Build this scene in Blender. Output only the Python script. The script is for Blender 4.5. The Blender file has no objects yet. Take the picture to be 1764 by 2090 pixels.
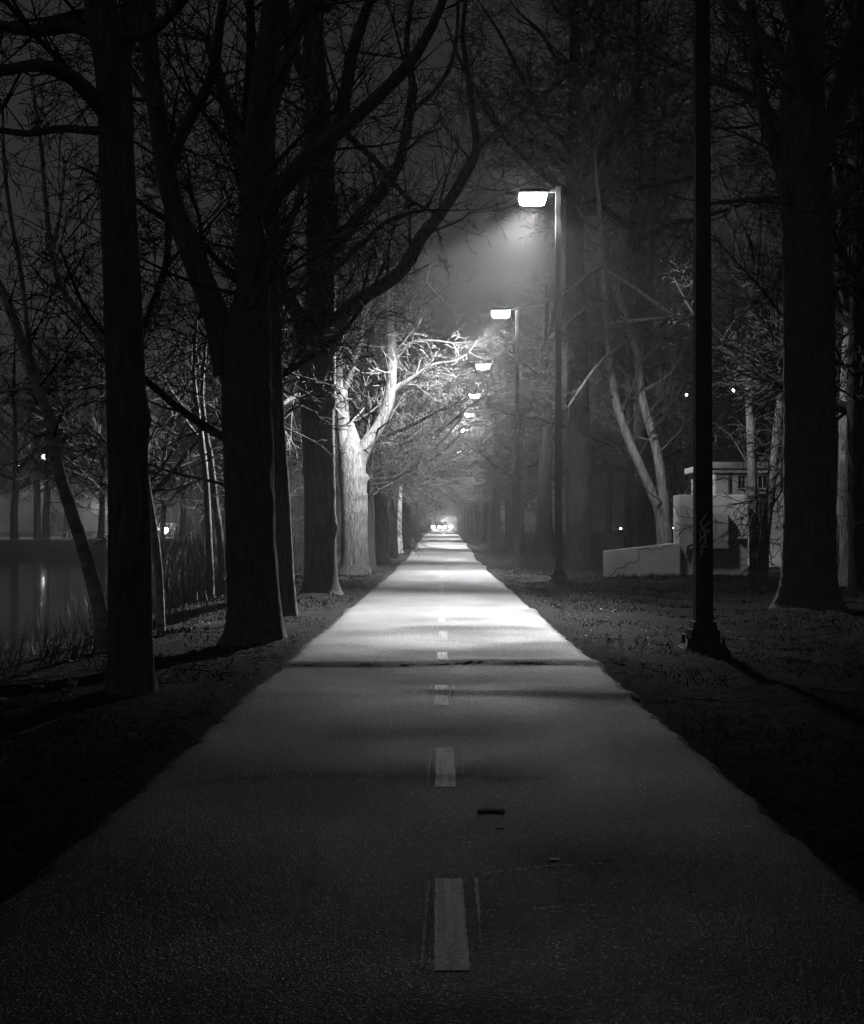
import bpy, math, random
import numpy as np
from mathutils import Vector, Matrix

# ------------------------------------------------------------------ camera, sky, exposure
SC = bpy.context.scene
COL = SC.collection
FPX, HX, HY, EYE = 2900.0, 902.0, 1085.0, 1.2      # focal length, vanishing point (2090-high picture), eye height

cam = bpy.data.cameras.new('camera')
cam_o = bpy.data.objects.new('camera', cam)
COL.objects.link(cam_o)
cam.sensor_fit = 'VERTICAL'
cam.sensor_height = 36.0
cam.lens = 36.0 * FPX / 2090.0
cam.clip_start, cam.clip_end = 0.05, 3000
cam_o.location = (0, 0, EYE)
cam_o.rotation_euler = (math.pi / 2 + math.atan(40 / FPX), 0, math.atan(20 / FPX))
SC.camera = cam_o

SKY_STRENGTH = 0.15
W = bpy.data.worlds.new('World')
SC.world = W
W.use_nodes = True
wn, wl = W.node_tree.nodes, W.node_tree.links
wn.clear()
sky = wn.new('ShaderNodeTexSky')
sky.sky_type = 'NISHITA'
sky.sun_disc = False
sky.sun_elevation = math.radians(-1.6)
sky.sun_rotation = math.radians(-100)
sky.air_density, sky.dust_density, sky.ozone_density = 1.0, 3.0, 1.0
bw = wn.new('ShaderNodeRGBToBW')
bg = wn.new('ShaderNodeBackground')
bg.inputs['Strength'].default_value = SKY_STRENGTH
wo = wn.new('ShaderNodeOutputWorld')
wl.new(sky.outputs[0], bw.inputs[0])
wl.new(bw.outputs[0], bg.inputs['Color'])
wl.new(bg.outputs[0], wo.inputs['Surface'])

LAMP_POWER = 61000.0
HAZE_DENSITY = 0.0008

vs = SC.view_settings
vs.view_transform = 'Standard'
vs.look = 'None'
vs.exposure = 0.0
vs.gamma = 1.0
vs.use_curve_mapping = False
cy = SC.cycles
cy.max_bounces, cy.diffuse_bounces, cy.glossy_bounces = 2, 0, 1
cy.transmission_bounces, cy.volume_bounces, cy.transparent_max_bounces = 2, 0, 6
cy.caustics_reflective = cy.caustics_refractive = False
cy.sample_clamp_indirect = 2.0
cy.sample_clamp_direct = 0.0
cy.use_denoising = True
cy.use_adaptive_sampling = True
cy.adaptive_threshold = .02
cy.adaptive_min_samples = 24
try:
    cy.denoiser = 'OPENIMAGEDENOISE'
except Exception:
    pass

# ------------------------------------------------------------------ helpers
def px(x, y, D):
    """world point of a picture point (2090-high picture) standing D metres away"""
    return ((x - HX) / FPX * D, D, EYE + (HY - y) / FPX * D)

def sm(a, b, t):
    t = np.clip((t - a) / (b - a), 0, 1)
    return t * t * (3 - 2 * t)

RY = [-60, 50, 60, 75, 95, 114, 150, 246, 320, 700]
RZ = [0, 0, .08, .30, .62, .92, 1.12, 1.36, 1.5, 1.8]
def rise(y):
    return np.interp(y, RY, RZ)

WATER = -0.8
def shore_x(y):
    return -7.3 - 0.5 * np.sin(y * .21) - 7.5 * sm(55, 100, y) + 1.2 * sm(30, 12, y) - 0.3 * np.sin(y * .83)

def ground_z(x, y):
    x = np.asarray(x, float); y = np.asarray(y, float)
    z = rise(y) + 0 * x
    n = (.035 * np.sin(1.7 * x + .9 * y + 1) * np.sin(.6 * x - 1.1 * y) + .02 * np.sin(4.1 * x + 1.3) * np.sin(3.3 * y)
         + .012 * np.sin(9 * x + 4 * y) * np.sin(7 * y - 3 * x) + .05 * np.sin(.45 * x + 2) * np.sin(.3 * y))
    off = sm(1.6, 2.6, np.abs(x))
    z = z + n * off
    z = z - .12 * sm(2.0, 4.0, x) * sm(26, 12, y) - .09 * np.exp(-((x - 4.8) / 1.6) ** 2 - ((y - 37.5) / 2.5) ** 2)
    z = np.where(x > 1.5, z - .05 * np.exp(-((x - 2.0) / .3) ** 2), z)
    # lagoon on the left
    sx = shore_x(y)
    far = sm(103, 99, y)
    bank = sm(-3.0, -1.0, -(x - sx) - 3.2)             # 0 on land by the path, 1 in the water
    t = np.clip((sx + 4.2 - x) / 4.6, 0, 1.6)
    lag = -0.0 - (.95 * t * t)
    zz = np.where(t > 0, np.maximum(z * (1 - np.clip(t, 0, 1)) + lag, -1.9), z)
    infar = sm(98.0, 103.5, y)
    zl = np.where(x < sx + 4.2, zz * (1 - infar) + .64 * infar, z)
    lowside = sm(-16, -9, x)
    zl = np.where(y > 98, np.where(x < sx + 4.2, zl * (1 - lowside) + (zl * .5 + z * .5) * lowside, z), zl)
    # sink below the path slab
    under = np.abs(x) < 1.46
    zl = np.where(under, rise(y) - .06, zl)
    return zl

def gz(x, y):
    return float(ground_z(np.array([x]), np.array([y]))[0])

def tag(o, label=None, cat=None, group=None, kind=None):
    if label: o['label'] = label
    if cat: o['category'] = cat
    if group: o['group'] = group
    if kind: o['kind'] = kind
    return o

def empty(name, loc, rz=0.0):
    o = bpy.data.objects.new(name, None)
    COL.objects.link(o)
    o.location = loc
    o.rotation_euler = (0, 0, rz)
    o.empty_display_size = .1
    return o

def mesh_np(name, V, F, smooth=False):
    """F: int array (n,3) or (n,4)"""
    me = bpy.data.meshes.new(name)
    V = np.ascontiguousarray(V, np.float32); F = np.ascontiguousarray(F, np.int32)
    k = F.shape[1]; n = len(F)
    me.vertices.add(len(V)); me.vertices.foreach_set('co', V.ravel())
    me.loops.add(n * k); me.loops.foreach_set('vertex_index', F.ravel())
    me.polygons.add(n)
    me.polygons.foreach_set('loop_start', np.arange(n, dtype=np.int32) * k)
    try:
        me.polygons.foreach_set('loop_total', np.full(n, k, np.int32))
    except Exception:
        pass
    me.update(calc_edges=True)
    me.polygons.foreach_set('use_smooth', np.full(n, bool(smooth)))
    me.validate()
    return me

class MB:
    """collects polygons, builds one mesh"""
    def __init__(s): s.v = []; s.f = []
    def add(s, vs_, fs):
        b = len(s.v); s.v += [tuple(v) for v in vs_]; s.f += [tuple(i + b for i in f) for f in fs]
    def box(s, x0, x1, y0, y1, z0, z1, M=None):
        c = [(x0, y0, z0), (x1, y0, z0), (x1, y1, z0), (x0, y1, z0), (x0, y0, z1), (x1, y0, z1), (x1, y1, z1), (x0, y1, z1)]
        if M is not None: c = [tuple(M @ Vector(p)) for p in c]
        s.add(c, [(0, 3, 2, 1), (4, 5, 6, 7), (0, 1, 5, 4), (1, 2, 6, 5), (2, 3, 7, 6), (3, 0, 4, 7)])
    def frustum(s, w0, d0, z0, w1, d1, z1, cx=0, cy_=0):
        c = [(cx - w0, cy_ - d0, z0), (cx + w0, cy_ - d0, z0), (cx + w0, cy_ + d0, z0), (cx - w0, cy_ + d0, z0),
             (cx - w1, cy_ - d1, z1), (cx + w1, cy_ - d1, z1), (cx + w1, cy_ + d1, z1), (cx - w1, cy_ + d1, z1)]
        s.add(c, [(0, 3, 2, 1), (4, 5, 6, 7), (0, 1, 5, 4), (1, 2, 6, 5), (2, 3, 7, 6), (3, 0, 4, 7)])
    def cyl(s, p0, p1, r0, r1=None, n=12, cap=True):
        r1 = r0 if r1 is None else r1
        p0, p1 = Vector(p0), Vector(p1); d = (p1 - p0).normalized()
        a = d.orthogonal().normalized(); b = d.cross(a)
        vs_ = []
        for p, r in ((p0, r0), (p1, r1)):
            for i in range(n):
                t = 2 * math.pi * i / n
                vs_.append(tuple(p + a * (r * math.cos(t)) + b * (r * math.sin(t))))
        fs = [(i, (i + 1) % n, n + (i + 1) % n, n + i) for i in range(n)]
        if cap: fs += [tuple(range(n - 1, -1, -1)), tuple(range(n, 2 * n))]
        s.add(vs_, fs)
    def build(s, name, mat, parent=None, bevel=0, smooth=False):
        me = bpy.data.meshes.new(name); me.from_pydata(s.v, [], s.f); me.update()
        if smooth: me.polygons.foreach_set('use_smooth', np.full(len(me.polygons), True))
        return link(name, me, mat, parent, bevel)

def link(name, me, mat, parent=None, bevel=0):
    o = bpy.data.objects.new(name, me); COL.objects.link(o)
    if mat is not None and not me.materials: me.materials.append(mat)
    if parent is not None: o.parent = parent
    if bevel:
        m = o.modifiers.new('bevel', 'BEVEL'); m.width = bevel; m.segments = 2; m.limit_method = 'ANGLE'
    return o

# ------------------------------------------------------------------ materials (the photograph is black and white: all greys)
def nmat(name):
    m = bpy.data.materials.new(name); m.use_nodes = True
    nt = m.node_tree; b = nt.nodes['Principled BSDF']
    return m, nt, b

def grey_mat(name, lo, hi, scale=4.0, rough=.8, bump=.0, bscale=30.0, stretch=(1, 1, 1), spec=.3, detail=6.0, bdist=.02, metal=0.0):
    m, nt, b = nmat(name)
    tc = nt.nodes.new('ShaderNodeTexCoord'); mp = nt.nodes.new('ShaderNodeMapping')
    mp.inputs['Scale'].default_value = stretch
    nt.links.new(tc.outputs['Object'], mp.inputs[0])
    n = nt.nodes.new('ShaderNodeTexNoise'); n.inputs['Scale'].default_value = scale; n.inputs['Detail'].default_value = detail
    nt.links.new(mp.outputs[0], n.inputs['Vector'])
    r = nt.nodes.new('ShaderNodeValToRGB')
    r.color_ramp.elements[0].position, r.color_ramp.elements[1].position = .3, .7
    r.color_ramp.elements[0].color = (lo, lo, lo, 1); r.color_ramp.elements[1].color = (hi, hi, hi, 1)
    nt.links.new(n.outputs['Fac'], r.inputs[0]); nt.links.new(r.outputs[0], b.inputs['Base Color'])
    b.inputs['Roughness'].default_value = rough
    b.inputs['Metallic'].default_value = metal
    b.inputs['Specular IOR Level'].default_value = spec
    if bump:
        n2 = nt.nodes.new('ShaderNodeTexNoise'); n2.inputs['Scale'].default_value = bscale; n2.inputs['Detail'].default_value = 5
        nt.links.new(mp.outputs[0], n2.inputs['Vector'])
        bp = nt.nodes.new('ShaderNodeBump'); bp.inputs['Strength'].default_value = bump; bp.inputs['Distance'].default_value = bdist
        nt.links.new(n2.outputs['Fac'], bp.inputs['Height']); nt.links.new(bp.outputs[0], b.inputs['Normal'])
    return m

def emit_mat(name, strength):
    m = bpy.data.materials.new(name); m.use_nodes = True
    nt = m.node_tree; nt.nodes.clear()
    e = nt.nodes.new('ShaderNodeEmission'); e.inputs['Strength'].default_value = strength
    o = nt.nodes.new('ShaderNodeOutputMaterial'); nt.links.new(e.outputs[0], o.inputs[0])
    return m

def asphalt_mat():
    m, nt, b = nmat('asphalt')
    L = nt.links.new
    tc = nt.nodes.new('ShaderNodeTexCoord')
    fine = nt.nodes.new('ShaderNodeTexNoise'); fine.inputs['Scale'].default_value = 95; fine.inputs['Detail'].default_value = 3
    mid = nt.nodes.new('ShaderNodeTexNoise'); mid.inputs['Scale'].default_value = 1.6; mid.inputs['Detail'].default_value = 12; mid.inputs['Roughness'].default_value = .68
    vor = nt.nodes.new('ShaderNodeTexVoronoi'); vor.inputs['Scale'].default_value = 120
    for n in (fine, mid, vor): L(tc.outputs['Object'], n.inputs['Vector'])
    r = nt.nodes.new('ShaderNodeValToRGB')
    r.color_ramp.elements[0].position, r.color_ramp.elements[1].position = .36, .66
    r.color_ramp.elements[0].color = (.022, .022, .022, 1); r.color_ramp.elements[1].color = (.052, .052, .052, 1)
    big = nt.nodes.new('ShaderNodeTexNoise'); big.inputs['Scale'].default_value = .55; big.inputs['Detail'].default_value = 4; L(tc.outputs['Object'], big.inputs['Vector'])
    av = nt.nodes.new('ShaderNodeMath'); av.operation = 'MULTIPLY_ADD'; av.inputs[1].default_value = .5
    hb = nt.nodes.new('ShaderNodeMath'); hb.operation = 'MULTIPLY'; hb.inputs[1].default_value = .5; L(big.outputs['Fac'], hb.inputs[0])
    L(mid.outputs['Fac'], av.inputs[0]); L(hb.outputs[0], av.inputs[2]); L(av.outputs[0], r.inputs[0])
    rr_ = nt.nodes.new('ShaderNodeMapRange'); rr_.inputs['From Min'].default_value = .35; rr_.inputs['From Max'].default_value = .65; rr_.inputs['To Min'].default_value = .58; rr_.inputs['To Max'].default_value = .78
    L(big.outputs['Fac'], rr_.inputs[0]); L(rr_.outputs[0], b.inputs['Roughness'])
    # pale aggregate chips
    ch = nt.nodes.new('ShaderNodeMath'); ch.operation = 'GREATER_THAN'; ch.inputs[1].default_value = .965
    sep = nt.nodes.new('ShaderNodeSeparateColor'); L(vor.outputs['Color'], sep.inputs[0]); L(sep.outputs[0], ch.inputs[0])
    mx = nt.nodes.new('ShaderNodeMix'); mx.data_type = 'RGBA'
    L(ch.outputs[0], mx.inputs['Factor']); L(r.outputs[0], mx.inputs[6]); mx.inputs[7].default_value = (.3, .3, .3, 1)
    L(mx.outputs[2], b.inputs['Base Color'])
    b.inputs['Roughness'].default_value = .68
    b.inputs['Specular IOR Level'].default_value = .28
    add = nt.nodes.new('ShaderNodeMath'); add.operation = 'ADD'; L(fine.outputs['Fac'], add.inputs[0]); L(vor.outputs['Distance'], add.inputs[1])
    bp = nt.nodes.new('ShaderNodeBump'); bp.inputs['Strength'].default_value = .8; bp.inputs['Distance'].default_value = .008
    L(add.outputs[0], bp.inputs['Height']); L(bp.outputs[0], b.inputs['Normal'])
    return m

def paint_mat(name='road_paint', lo=.5, hi=.92, spec=.22):
    m, nt, b = nmat(name); L = nt.links.new
    tc = nt.nodes.new('ShaderNodeTexCoord')
    n = nt.nodes.new('ShaderNodeTexNoise'); n.inputs['Scale'].default_value = 60; n.inputs['Detail'].default_value = 5; L(tc.outputs['Object'], n.inputs['Vector'])
    mp = nt.nodes.new('ShaderNodeMapping'); mp.inputs['Scale'].default_value = (40, 1.2, 1); L(tc.outputs['Object'], mp.inputs[0])
    n2 = nt.nodes.new('ShaderNodeTexNoise'); n2.inputs['Scale'].default_value = 1.0; L(mp.outputs[0], n2.inputs['Vector'])
    a = nt.nodes.new('ShaderNodeMath'); a.operation = 'ADD'; L(n.outputs['Fac'], a.inputs[0]); L(n2.outputs['Fac'], a.inputs[1])
    r = nt.nodes.new('ShaderNodeValToRGB'); r.color_ramp.elements[0].position = .41; r.color_ramp.elements[1].position = .53
    r.color_ramp.elements[0].color = (lo, lo, lo, 1); r.color_ramp.elements[1].color = (hi, hi, hi, 1)
    h = nt.nodes.new('ShaderNodeMath'); h.operation = 'MULTIPLY'; h.inputs[1].default_value = .5; L(a.outputs[0], h.inputs[0])
    L(h.outputs[0], r.inputs[0]); L(r.outputs[0], b.inputs['Base Color'])
    b.inputs['Roughness'].default_value = .7; b.inputs['Specular IOR Level'].default_value = spec
    bp = nt.nodes.new('ShaderNodeBump'); bp.inputs['Strength'].default_value = .6; bp.inputs['Distance'].default_value = .006
    L(n.outputs['Fac'], bp.inputs['Height']); L(bp.outputs[0], b.inputs['Normal'])
    return m

def water_mat():
    m, nt, b = nmat('water'); L = nt.links.new
    b.inputs['Base Color'].default_value = (.01, .01, .01, 1)
    b.inputs['Roughness'].default_value = .04
    b.inputs['IOR'].default_value = 1.33
    tc = nt.nodes.new('ShaderNodeTexCoord')
    mp = nt.nodes.new('ShaderNodeMapping'); mp.inputs['Scale'].default_value = (.45, 4.5, 1); L(tc.outputs['Object'], mp.inputs[0])
    n = nt.nodes.new('ShaderNodeTexNoise'); n.inputs['Scale'].default_value = 3.0; n.inputs['Detail'].default_value = 3; L(mp.outputs[0], n.inputs['Vector'])
    bp = nt.nodes.new('ShaderNodeBump'); bp.inputs['Strength'].default_value = .3; bp.inputs['Distance'].default_value = .012
    L(n.outputs['Fac'], bp.inputs['Height']); L(bp.outputs[0], b.inputs['Normal'])
    return m

M_ASPH, M_PAINT, M_WATER = asphalt_mat(), paint_mat(), water_mat()
M_PAINT_FAINT = paint_mat('faint_road_paint', .12, .4)
M_PAINT_GLARE = paint_mat('glare_dimmed_road_paint', .04, .085, .22)  # far dashes darkened, standing in for the asphalt sheen that hides them
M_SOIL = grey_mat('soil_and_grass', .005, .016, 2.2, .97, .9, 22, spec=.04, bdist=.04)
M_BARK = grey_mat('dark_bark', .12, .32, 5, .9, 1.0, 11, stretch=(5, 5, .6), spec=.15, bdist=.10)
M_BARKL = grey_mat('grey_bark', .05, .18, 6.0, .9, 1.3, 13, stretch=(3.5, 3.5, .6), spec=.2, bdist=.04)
M_BARKP = grey_mat('lamplit_bark', .3, .5, 4, .85, .6, 12, stretch=(3, 3, .6), spec=.2, bdist=.03)  # bark lightened on one trunk so it looks brightly lamplit
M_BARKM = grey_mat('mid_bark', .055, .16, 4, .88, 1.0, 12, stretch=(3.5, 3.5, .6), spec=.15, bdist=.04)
M_BARKD = grey_mat('darkened_bark', .012, .034, 5, .9, 1.0, 14, stretch=(4, 4, .55), spec=.1, bdist=.05)  # bark colour darkened so row and woods trunks stay silhouettes in the haze
M_BIRCH = grey_mat('birch_bark', .22, .85, 5, .7, .5, 20, stretch=(1, 1, 2.4), spec=.3, bdist=.02)
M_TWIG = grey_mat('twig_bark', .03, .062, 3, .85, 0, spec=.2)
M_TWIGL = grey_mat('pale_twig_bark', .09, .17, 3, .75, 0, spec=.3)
M_POLE = grey_mat('painted_steel', .014, .026, 8, .75, .3, 60, spec=.12, bdist=.004)
M_CONC = grey_mat('old_concrete', .42, .66, 1.8, .9, .5, 35, spec=.2, bdist=.01)
M_CONCW = grey_mat('brightened_concrete', .55, .78, 1.8, .9, .4, 35, spec=.2, bdist=.01)  # concrete colour lightened to make up for weak lamplight on the wall
M_CONCP = grey_mat('painted_metal_cabinet', .42, .5, 6, .6, .1, 40, spec=.3, bdist=.004)
M_STUCCO = grey_mat('pale_stucco', .22, .36, 1.2, .9, .4, 50, spec=.2, bdist=.008)
M_TRIM = grey_mat('pale_trim', .3, .42, 3, .7, .1, 30)
M_GLASS = grey_mat('dark_window_glass', .01, .014, 3, .08, 0, spec=.6)
M_DARK = grey_mat('dark_gap', .01, .02, 8, .9, .2, 30)
M_GRAF = grey_mat('graffiti_paint', .7, .8, 30, .6, 0)
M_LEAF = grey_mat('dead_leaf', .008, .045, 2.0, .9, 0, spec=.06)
M_REED = grey_mat('dry_reed', .10, .26, 2.0, .8, 0)
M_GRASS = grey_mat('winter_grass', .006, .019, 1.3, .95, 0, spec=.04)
M_PAPER = grey_mat('paper', .6, .75, 12, .7, .2, 40)
M_CAR = grey_mat('car_paint', .08, .10, 3, .3, 0, spec=.5)
M_TYRE = grey_mat('tyre_rubber', .012, .02, 20, .8, 0)
M_CLOTH = grey_mat('dark_coat', .02, .035, 20, .9, .3, 60)
M_SKIN = grey_mat('skin', .3, .34, 20, .6, 0)
M_RAIL = grey_mat('galvanised_rail', .45, .6, 8, .5, 0)
E_LAMP = emit_mat('lit_lens', 340.0)
E_LAMPB = emit_mat('lit_diffuser', 40.0)
E_FAR = emit_mat('far_lamp_glow', 45.0)
E_HEAD = emit_mat('headlight_glow', 400.0)
E_WIN = emit_mat('lit_lantern', 14.0)

# ------------------------------------------------------------------ ground, water, path
xs = np.concatenate([np.arange(-260, -60, 20), np.arange(-60, -24, 3), np.arange(-24, -10, .6), np.arange(-10, -2.6, .2), np.arange(-2.6, -1.2, .055),
                     np.arange(-1.2, 1.2, .6), np.arange(1.2, 2.6, .055), np.arange(2.6, 10, .2), np.arange(10, 24, .7), np.arange(24, 60, 4), np.arange(60, 261, 20)])
ys = np.concatenate([np.arange(-40, 0, 5), np.arange(0, 18, .09), np.arange(18, 45, .22), np.arange(45, 120, .9), np.arange(120, 260, 4), np.arange(260, 521, 20)])
rng = np.random.default_rng(5)
X, Y = np.meshgrid(xs, ys)
Z = ground_z(X, Y)
jit = np.where((np.abs(X) > 1.46), rng.normal(0, 1, X.shape), 0)
Z = Z + jit * np.where(np.abs(X) < 3, .009, .010) * (Y < 60) * (X > shore_x(Y))
# ragged soil lip that creeps over the path edges
lip = (np.abs(X) > 1.46) & (np.abs(X) < 1.85)
Z = np.where(lip, Z + .028 * (.5 + .3 * np.sin(Y * 9.3 + X * 5) * np.sin(Y * 3.9)) + .008 * rng.normal(0, 1, X.shape), Z)
nx, ny = len(xs), len(ys)
idx = np.arange(nx * ny).reshape(ny, nx)
F = np.stack([idx[:-1, :-1], idx[:-1, 1:], idx[1:, 1:], idx[1:, :-1]], -1).reshape(-1, 4)
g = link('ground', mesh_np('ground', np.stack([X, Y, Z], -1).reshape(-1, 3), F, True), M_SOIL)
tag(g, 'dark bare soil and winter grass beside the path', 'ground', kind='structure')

wm = MB()
wm.add([(-250, -38, WATER), (-2.5, -38, WATER), (-2.5, 110, WATER), (-250, 110, WATER)], [(0, 1, 2, 3)])
tag(wm.build('lagoon_water', M_WATER), 'still dark lagoon water reflecting far lamps', 'water', kind='structure')

def heave(x, y):
    """root heaves and added shading swells across the asphalt: (distance, height, far ramp, near drop, wobble phase)"""
    z = 0 * x
    for (d, a, rf, rn, ph, x0, x1) in ((12.75, .05, .8, .13, .3, -1.6, 1.6), (10.45, .035, .7, .12, 1.9, -.2, 1.7), (10.55, .022, .8, .3, .5, -1.6, -.1),
                                       (6.95, .02, .7, .16, 2.6, -1.1, .5), (14.9, .028, .8, .3, .9, -1.6, -.75), (17.6, .04, .9, .3, 4., -.5, 1.2),
                                       (21.5, .05, 1.0, .35, 2.2, -1.6, 1.6), (24.6, .04, 1, .4, .2, -1.6, .8),
                                       (29.0, .03, 1.6, .7, 1.2, -1.7, 1.7), (33., .03, 1.5, .7, 3.2, -1.7, 1.7), (47., .10, 2.4, 1.2, 1.2, -1.7, 1.7),  # wide far swells, shaped to put dark bands across the path
                                       (52., .10, 2, 1.2, 1.8, -1.7, 1.7), (65., .12, 3, 1.5, 1.2, -1.7, 1.7), (70., .12, 3, 1.5, .2, -1.7, 1.7),
                                       (84., .12, 3, 1.6, 1.2, -1.7, 1.7)):
        c = d + .07 * np.sin(x * 2.3 + ph) + .035 * np.sin(x * 6.1 + 2 * ph)
        t = y - c
        prof = np.where(t > 0, np.exp(-(t / rf) ** 2 * 2.2), np.exp(-(t / rn) ** 2 * 2.2))
        z = z + a * prof * sm(x0 - .25, x0 + .3, x) * sm(x1 + .25, x1 - .3, x)
    z = z + .006 * np.sin(x * 1.9 + y * .7) * np.sin(y * .9)
    return z

def path_z(x, y):
    return rise(y) + heave(x, y) - .012 * (np.abs(x) / 1.5) ** 2

py = np.concatenate([np.arange(-12, 2, .5), np.arange(2, 40, .045), np.arange(40, 100, .25), np.arange(100, 302, 2)])
pu = np.linspace(-1, 1, 33)
U, PY = np.meshgrid(pu, py)
edge_l = -1.5 + .014 * np.sin(py * 1.1) + .012 * np.sin(py * 7.7 + 1) + .012 * np.sin(py * 17.1) * np.sin(py * 3.3) + rng.normal(0, .010, len(py))
edge_r = 1.47 + .014 * np.sin(py * .9 + 2) + .012 * np.sin(py * 6.1) + .012 * np.sin(py * 15.3 + 1) * np.sin(py * 2.9) + rng.normal(0, .010, len(py))
PX = edge_l[:, None] + (U + 1) / 2 * (edge_r - edge_l)[:, None]
PZ = path_z(PX, PY)
PZ[:, 0] -= .05; PZ[:, -1] -= .05
nx, ny = len(pu), len(py)
idx = np.arange(nx * ny).reshape(ny, nx)
F = np.stack([idx[:-1, :-1], idx[:-1, 1:], idx[1:, 1:], idx[1:, :-1]], -1).reshape(-1, 4)
path = link('path', mesh_np('path', np.stack([PX, PY, PZ], -1).reshape(-1, 3), F, True), M_ASPH)
tag(path, 'straight asphalt foot and cycle path lit by lamps', 'path', kind='structure')

def strip(name, pts, widths, mat, parent, lift=.0022, surf=path_z, n=14, across=3, jit=.0, seed=0):
    """ribbon lying on the path following a list of (x, y)"""
    r = random.Random(seed)
    P = [Vector((a, b)) for a, b in pts]
    out = []
    for i in range(len(P) - 1):
        for k in range(n):
            t = k / n; out.append((P[i].lerp(P[i + 1], t), widths[i] * (1 - t) + widths[i + 1] * t, (P[i + 1] - P[i]).normalized()))
    out.append((P[-1], widths[-1], (P[-1] - P[-2]).normalized()))
    V, Fs = [], []
    for j, (p, w, d) in enumerate(out):
        nrm = Vector((d.y, -d.x))
        for k in range(across):
            s_ = (k / (across - 1) - .5) * w
            q = p + nrm * (s_ + (r.gauss(0, jit) if k in (0, across - 1) else 0))
            if j in (0, len(out) - 1) and jit: q = q + d * r.gauss(0, jit)
            V.append((q.x, q.y, float(surf(np.array(q.x), np.array(q.y))) + lift))
    for j in range(len(out) - 1):
        for k in range(across - 1):
            a = j * across + k; Fs.append((a, a + 1, a + across + 1, a + across))
    me = bpy.data.meshes.new(name); me.from_pydata(V, [], Fs); me.update()
    return link(name, me, mat, parent)

for i in range(26):
    y0, L_ = [(3.9, 1.02), (6.68, 1.25), (9.8, 1.25), (12.8, 1.35)][i] if i < 4 else (12.8 + 3.0 * (i - 3), 1.3)
    if y0 > 46: break
    x0 = .028 - .02 * (i > 0) + .012 * math.sin(i * 2.1)
    if i == 3: x0 += .0
    strip('dash', [(x0, y0), (x0 - .004, y0 + L_)], [.098, .095], M_PAINT if i < 4 else M_PAINT_GLARE, path, seed=i, jit=.0011, n=26, across=7)
    if i < 3:
        strip('dash_ghost_line', [(x0 - .085, y0 + .02), (x0 - .072, y0 + L_ - .03)], [.006, .011], M_PAINT_FAINT, path, seed=i + 50, jit=.0012, n=26, lift=.0035)
        strip('dash_ghost_line', [(x0 + .085, y0 + .25), (x0 + .09, y0 + L_)], [.005, .013], M_PAINT_FAINT, path, seed=i + 70, jit=.0015, n=26, lift=.0035)
# scraped pale lines and litter on the near path
def scrape(pts, n, wid, seed):
    rr = random.Random(seed); m = MB()
    for i in range(n):
        t = rr.random() * (len(pts) - 1); k = int(t); t -= k
        x = pts[k][0] * (1 - t) + pts[k + 1][0] * t + rr.gauss(0, .012); y = pts[k][1] * (1 - t) + pts[k + 1][1] * t + rr.gauss(0, wid)
        w, l = rr.uniform(.001, .006), rr.uniform(.001, .003)
        z = float(path_z(np.array(x), np.array(y))) + .0022
        m.add([(x - w, y - l, z), (x + w * .7, y - l * 1.2, z), (x + w, y + l, z), (x - w * .8, y + l * .8, z)], [(0, 1, 2, 3)])
    m.build('scrape_mark', M_PAINT, path)
scrape([(.14, 4.98), (.30, 5.06), (.42, 5.11), (.60, 5.14)], 110, .006, 3)
scrape([(.30, 4.52), (.37, 4.56), (.5, 4.57)], 60, .007, 4)
scrape([(.35, 6.4), (.8, 6.7), (1.1, 7.2)], 160, .35, 5)
scrape([(.3, 4.1), (.55, 4.4)], 60, .12, 6)

# ------------------------------------------------------------------ tubes, trees
def catmull(pts, step):
    """pts: list of (x,y,z,r) -> dense array"""
    P = np.array(pts, float)
    if len(P) == 2:
        P = np.stack([P[0], (P[0] + P[1]) / 2, P[1]])
    Q = np.vstack([2 * P[0] - P[1], P, 2 * P[-1] - P[-2]])
    out = []
    for i in range(1, len(Q) - 2):
        p0, p1, p2, p3 = Q[i - 1], Q[i], Q[i + 1], Q[i + 2]
        n = max(2, int(np.linalg.norm((p2 - p1)[:3]) / step))
        for t in np.arange(n) / n:
            out.append(.5 * (2 * p1 + (p2 - p0) * t + (2 * p0 - 5 * p1 + 4 * p2 - p3) * t * t + (3 * p1 - p0 - 3 * p2 + p3) * t ** 3))
    out.append(Q[-2])
    out = np.array(out); out[:, 3] = np.maximum(out[:, 3], .003)
    return out

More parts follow.
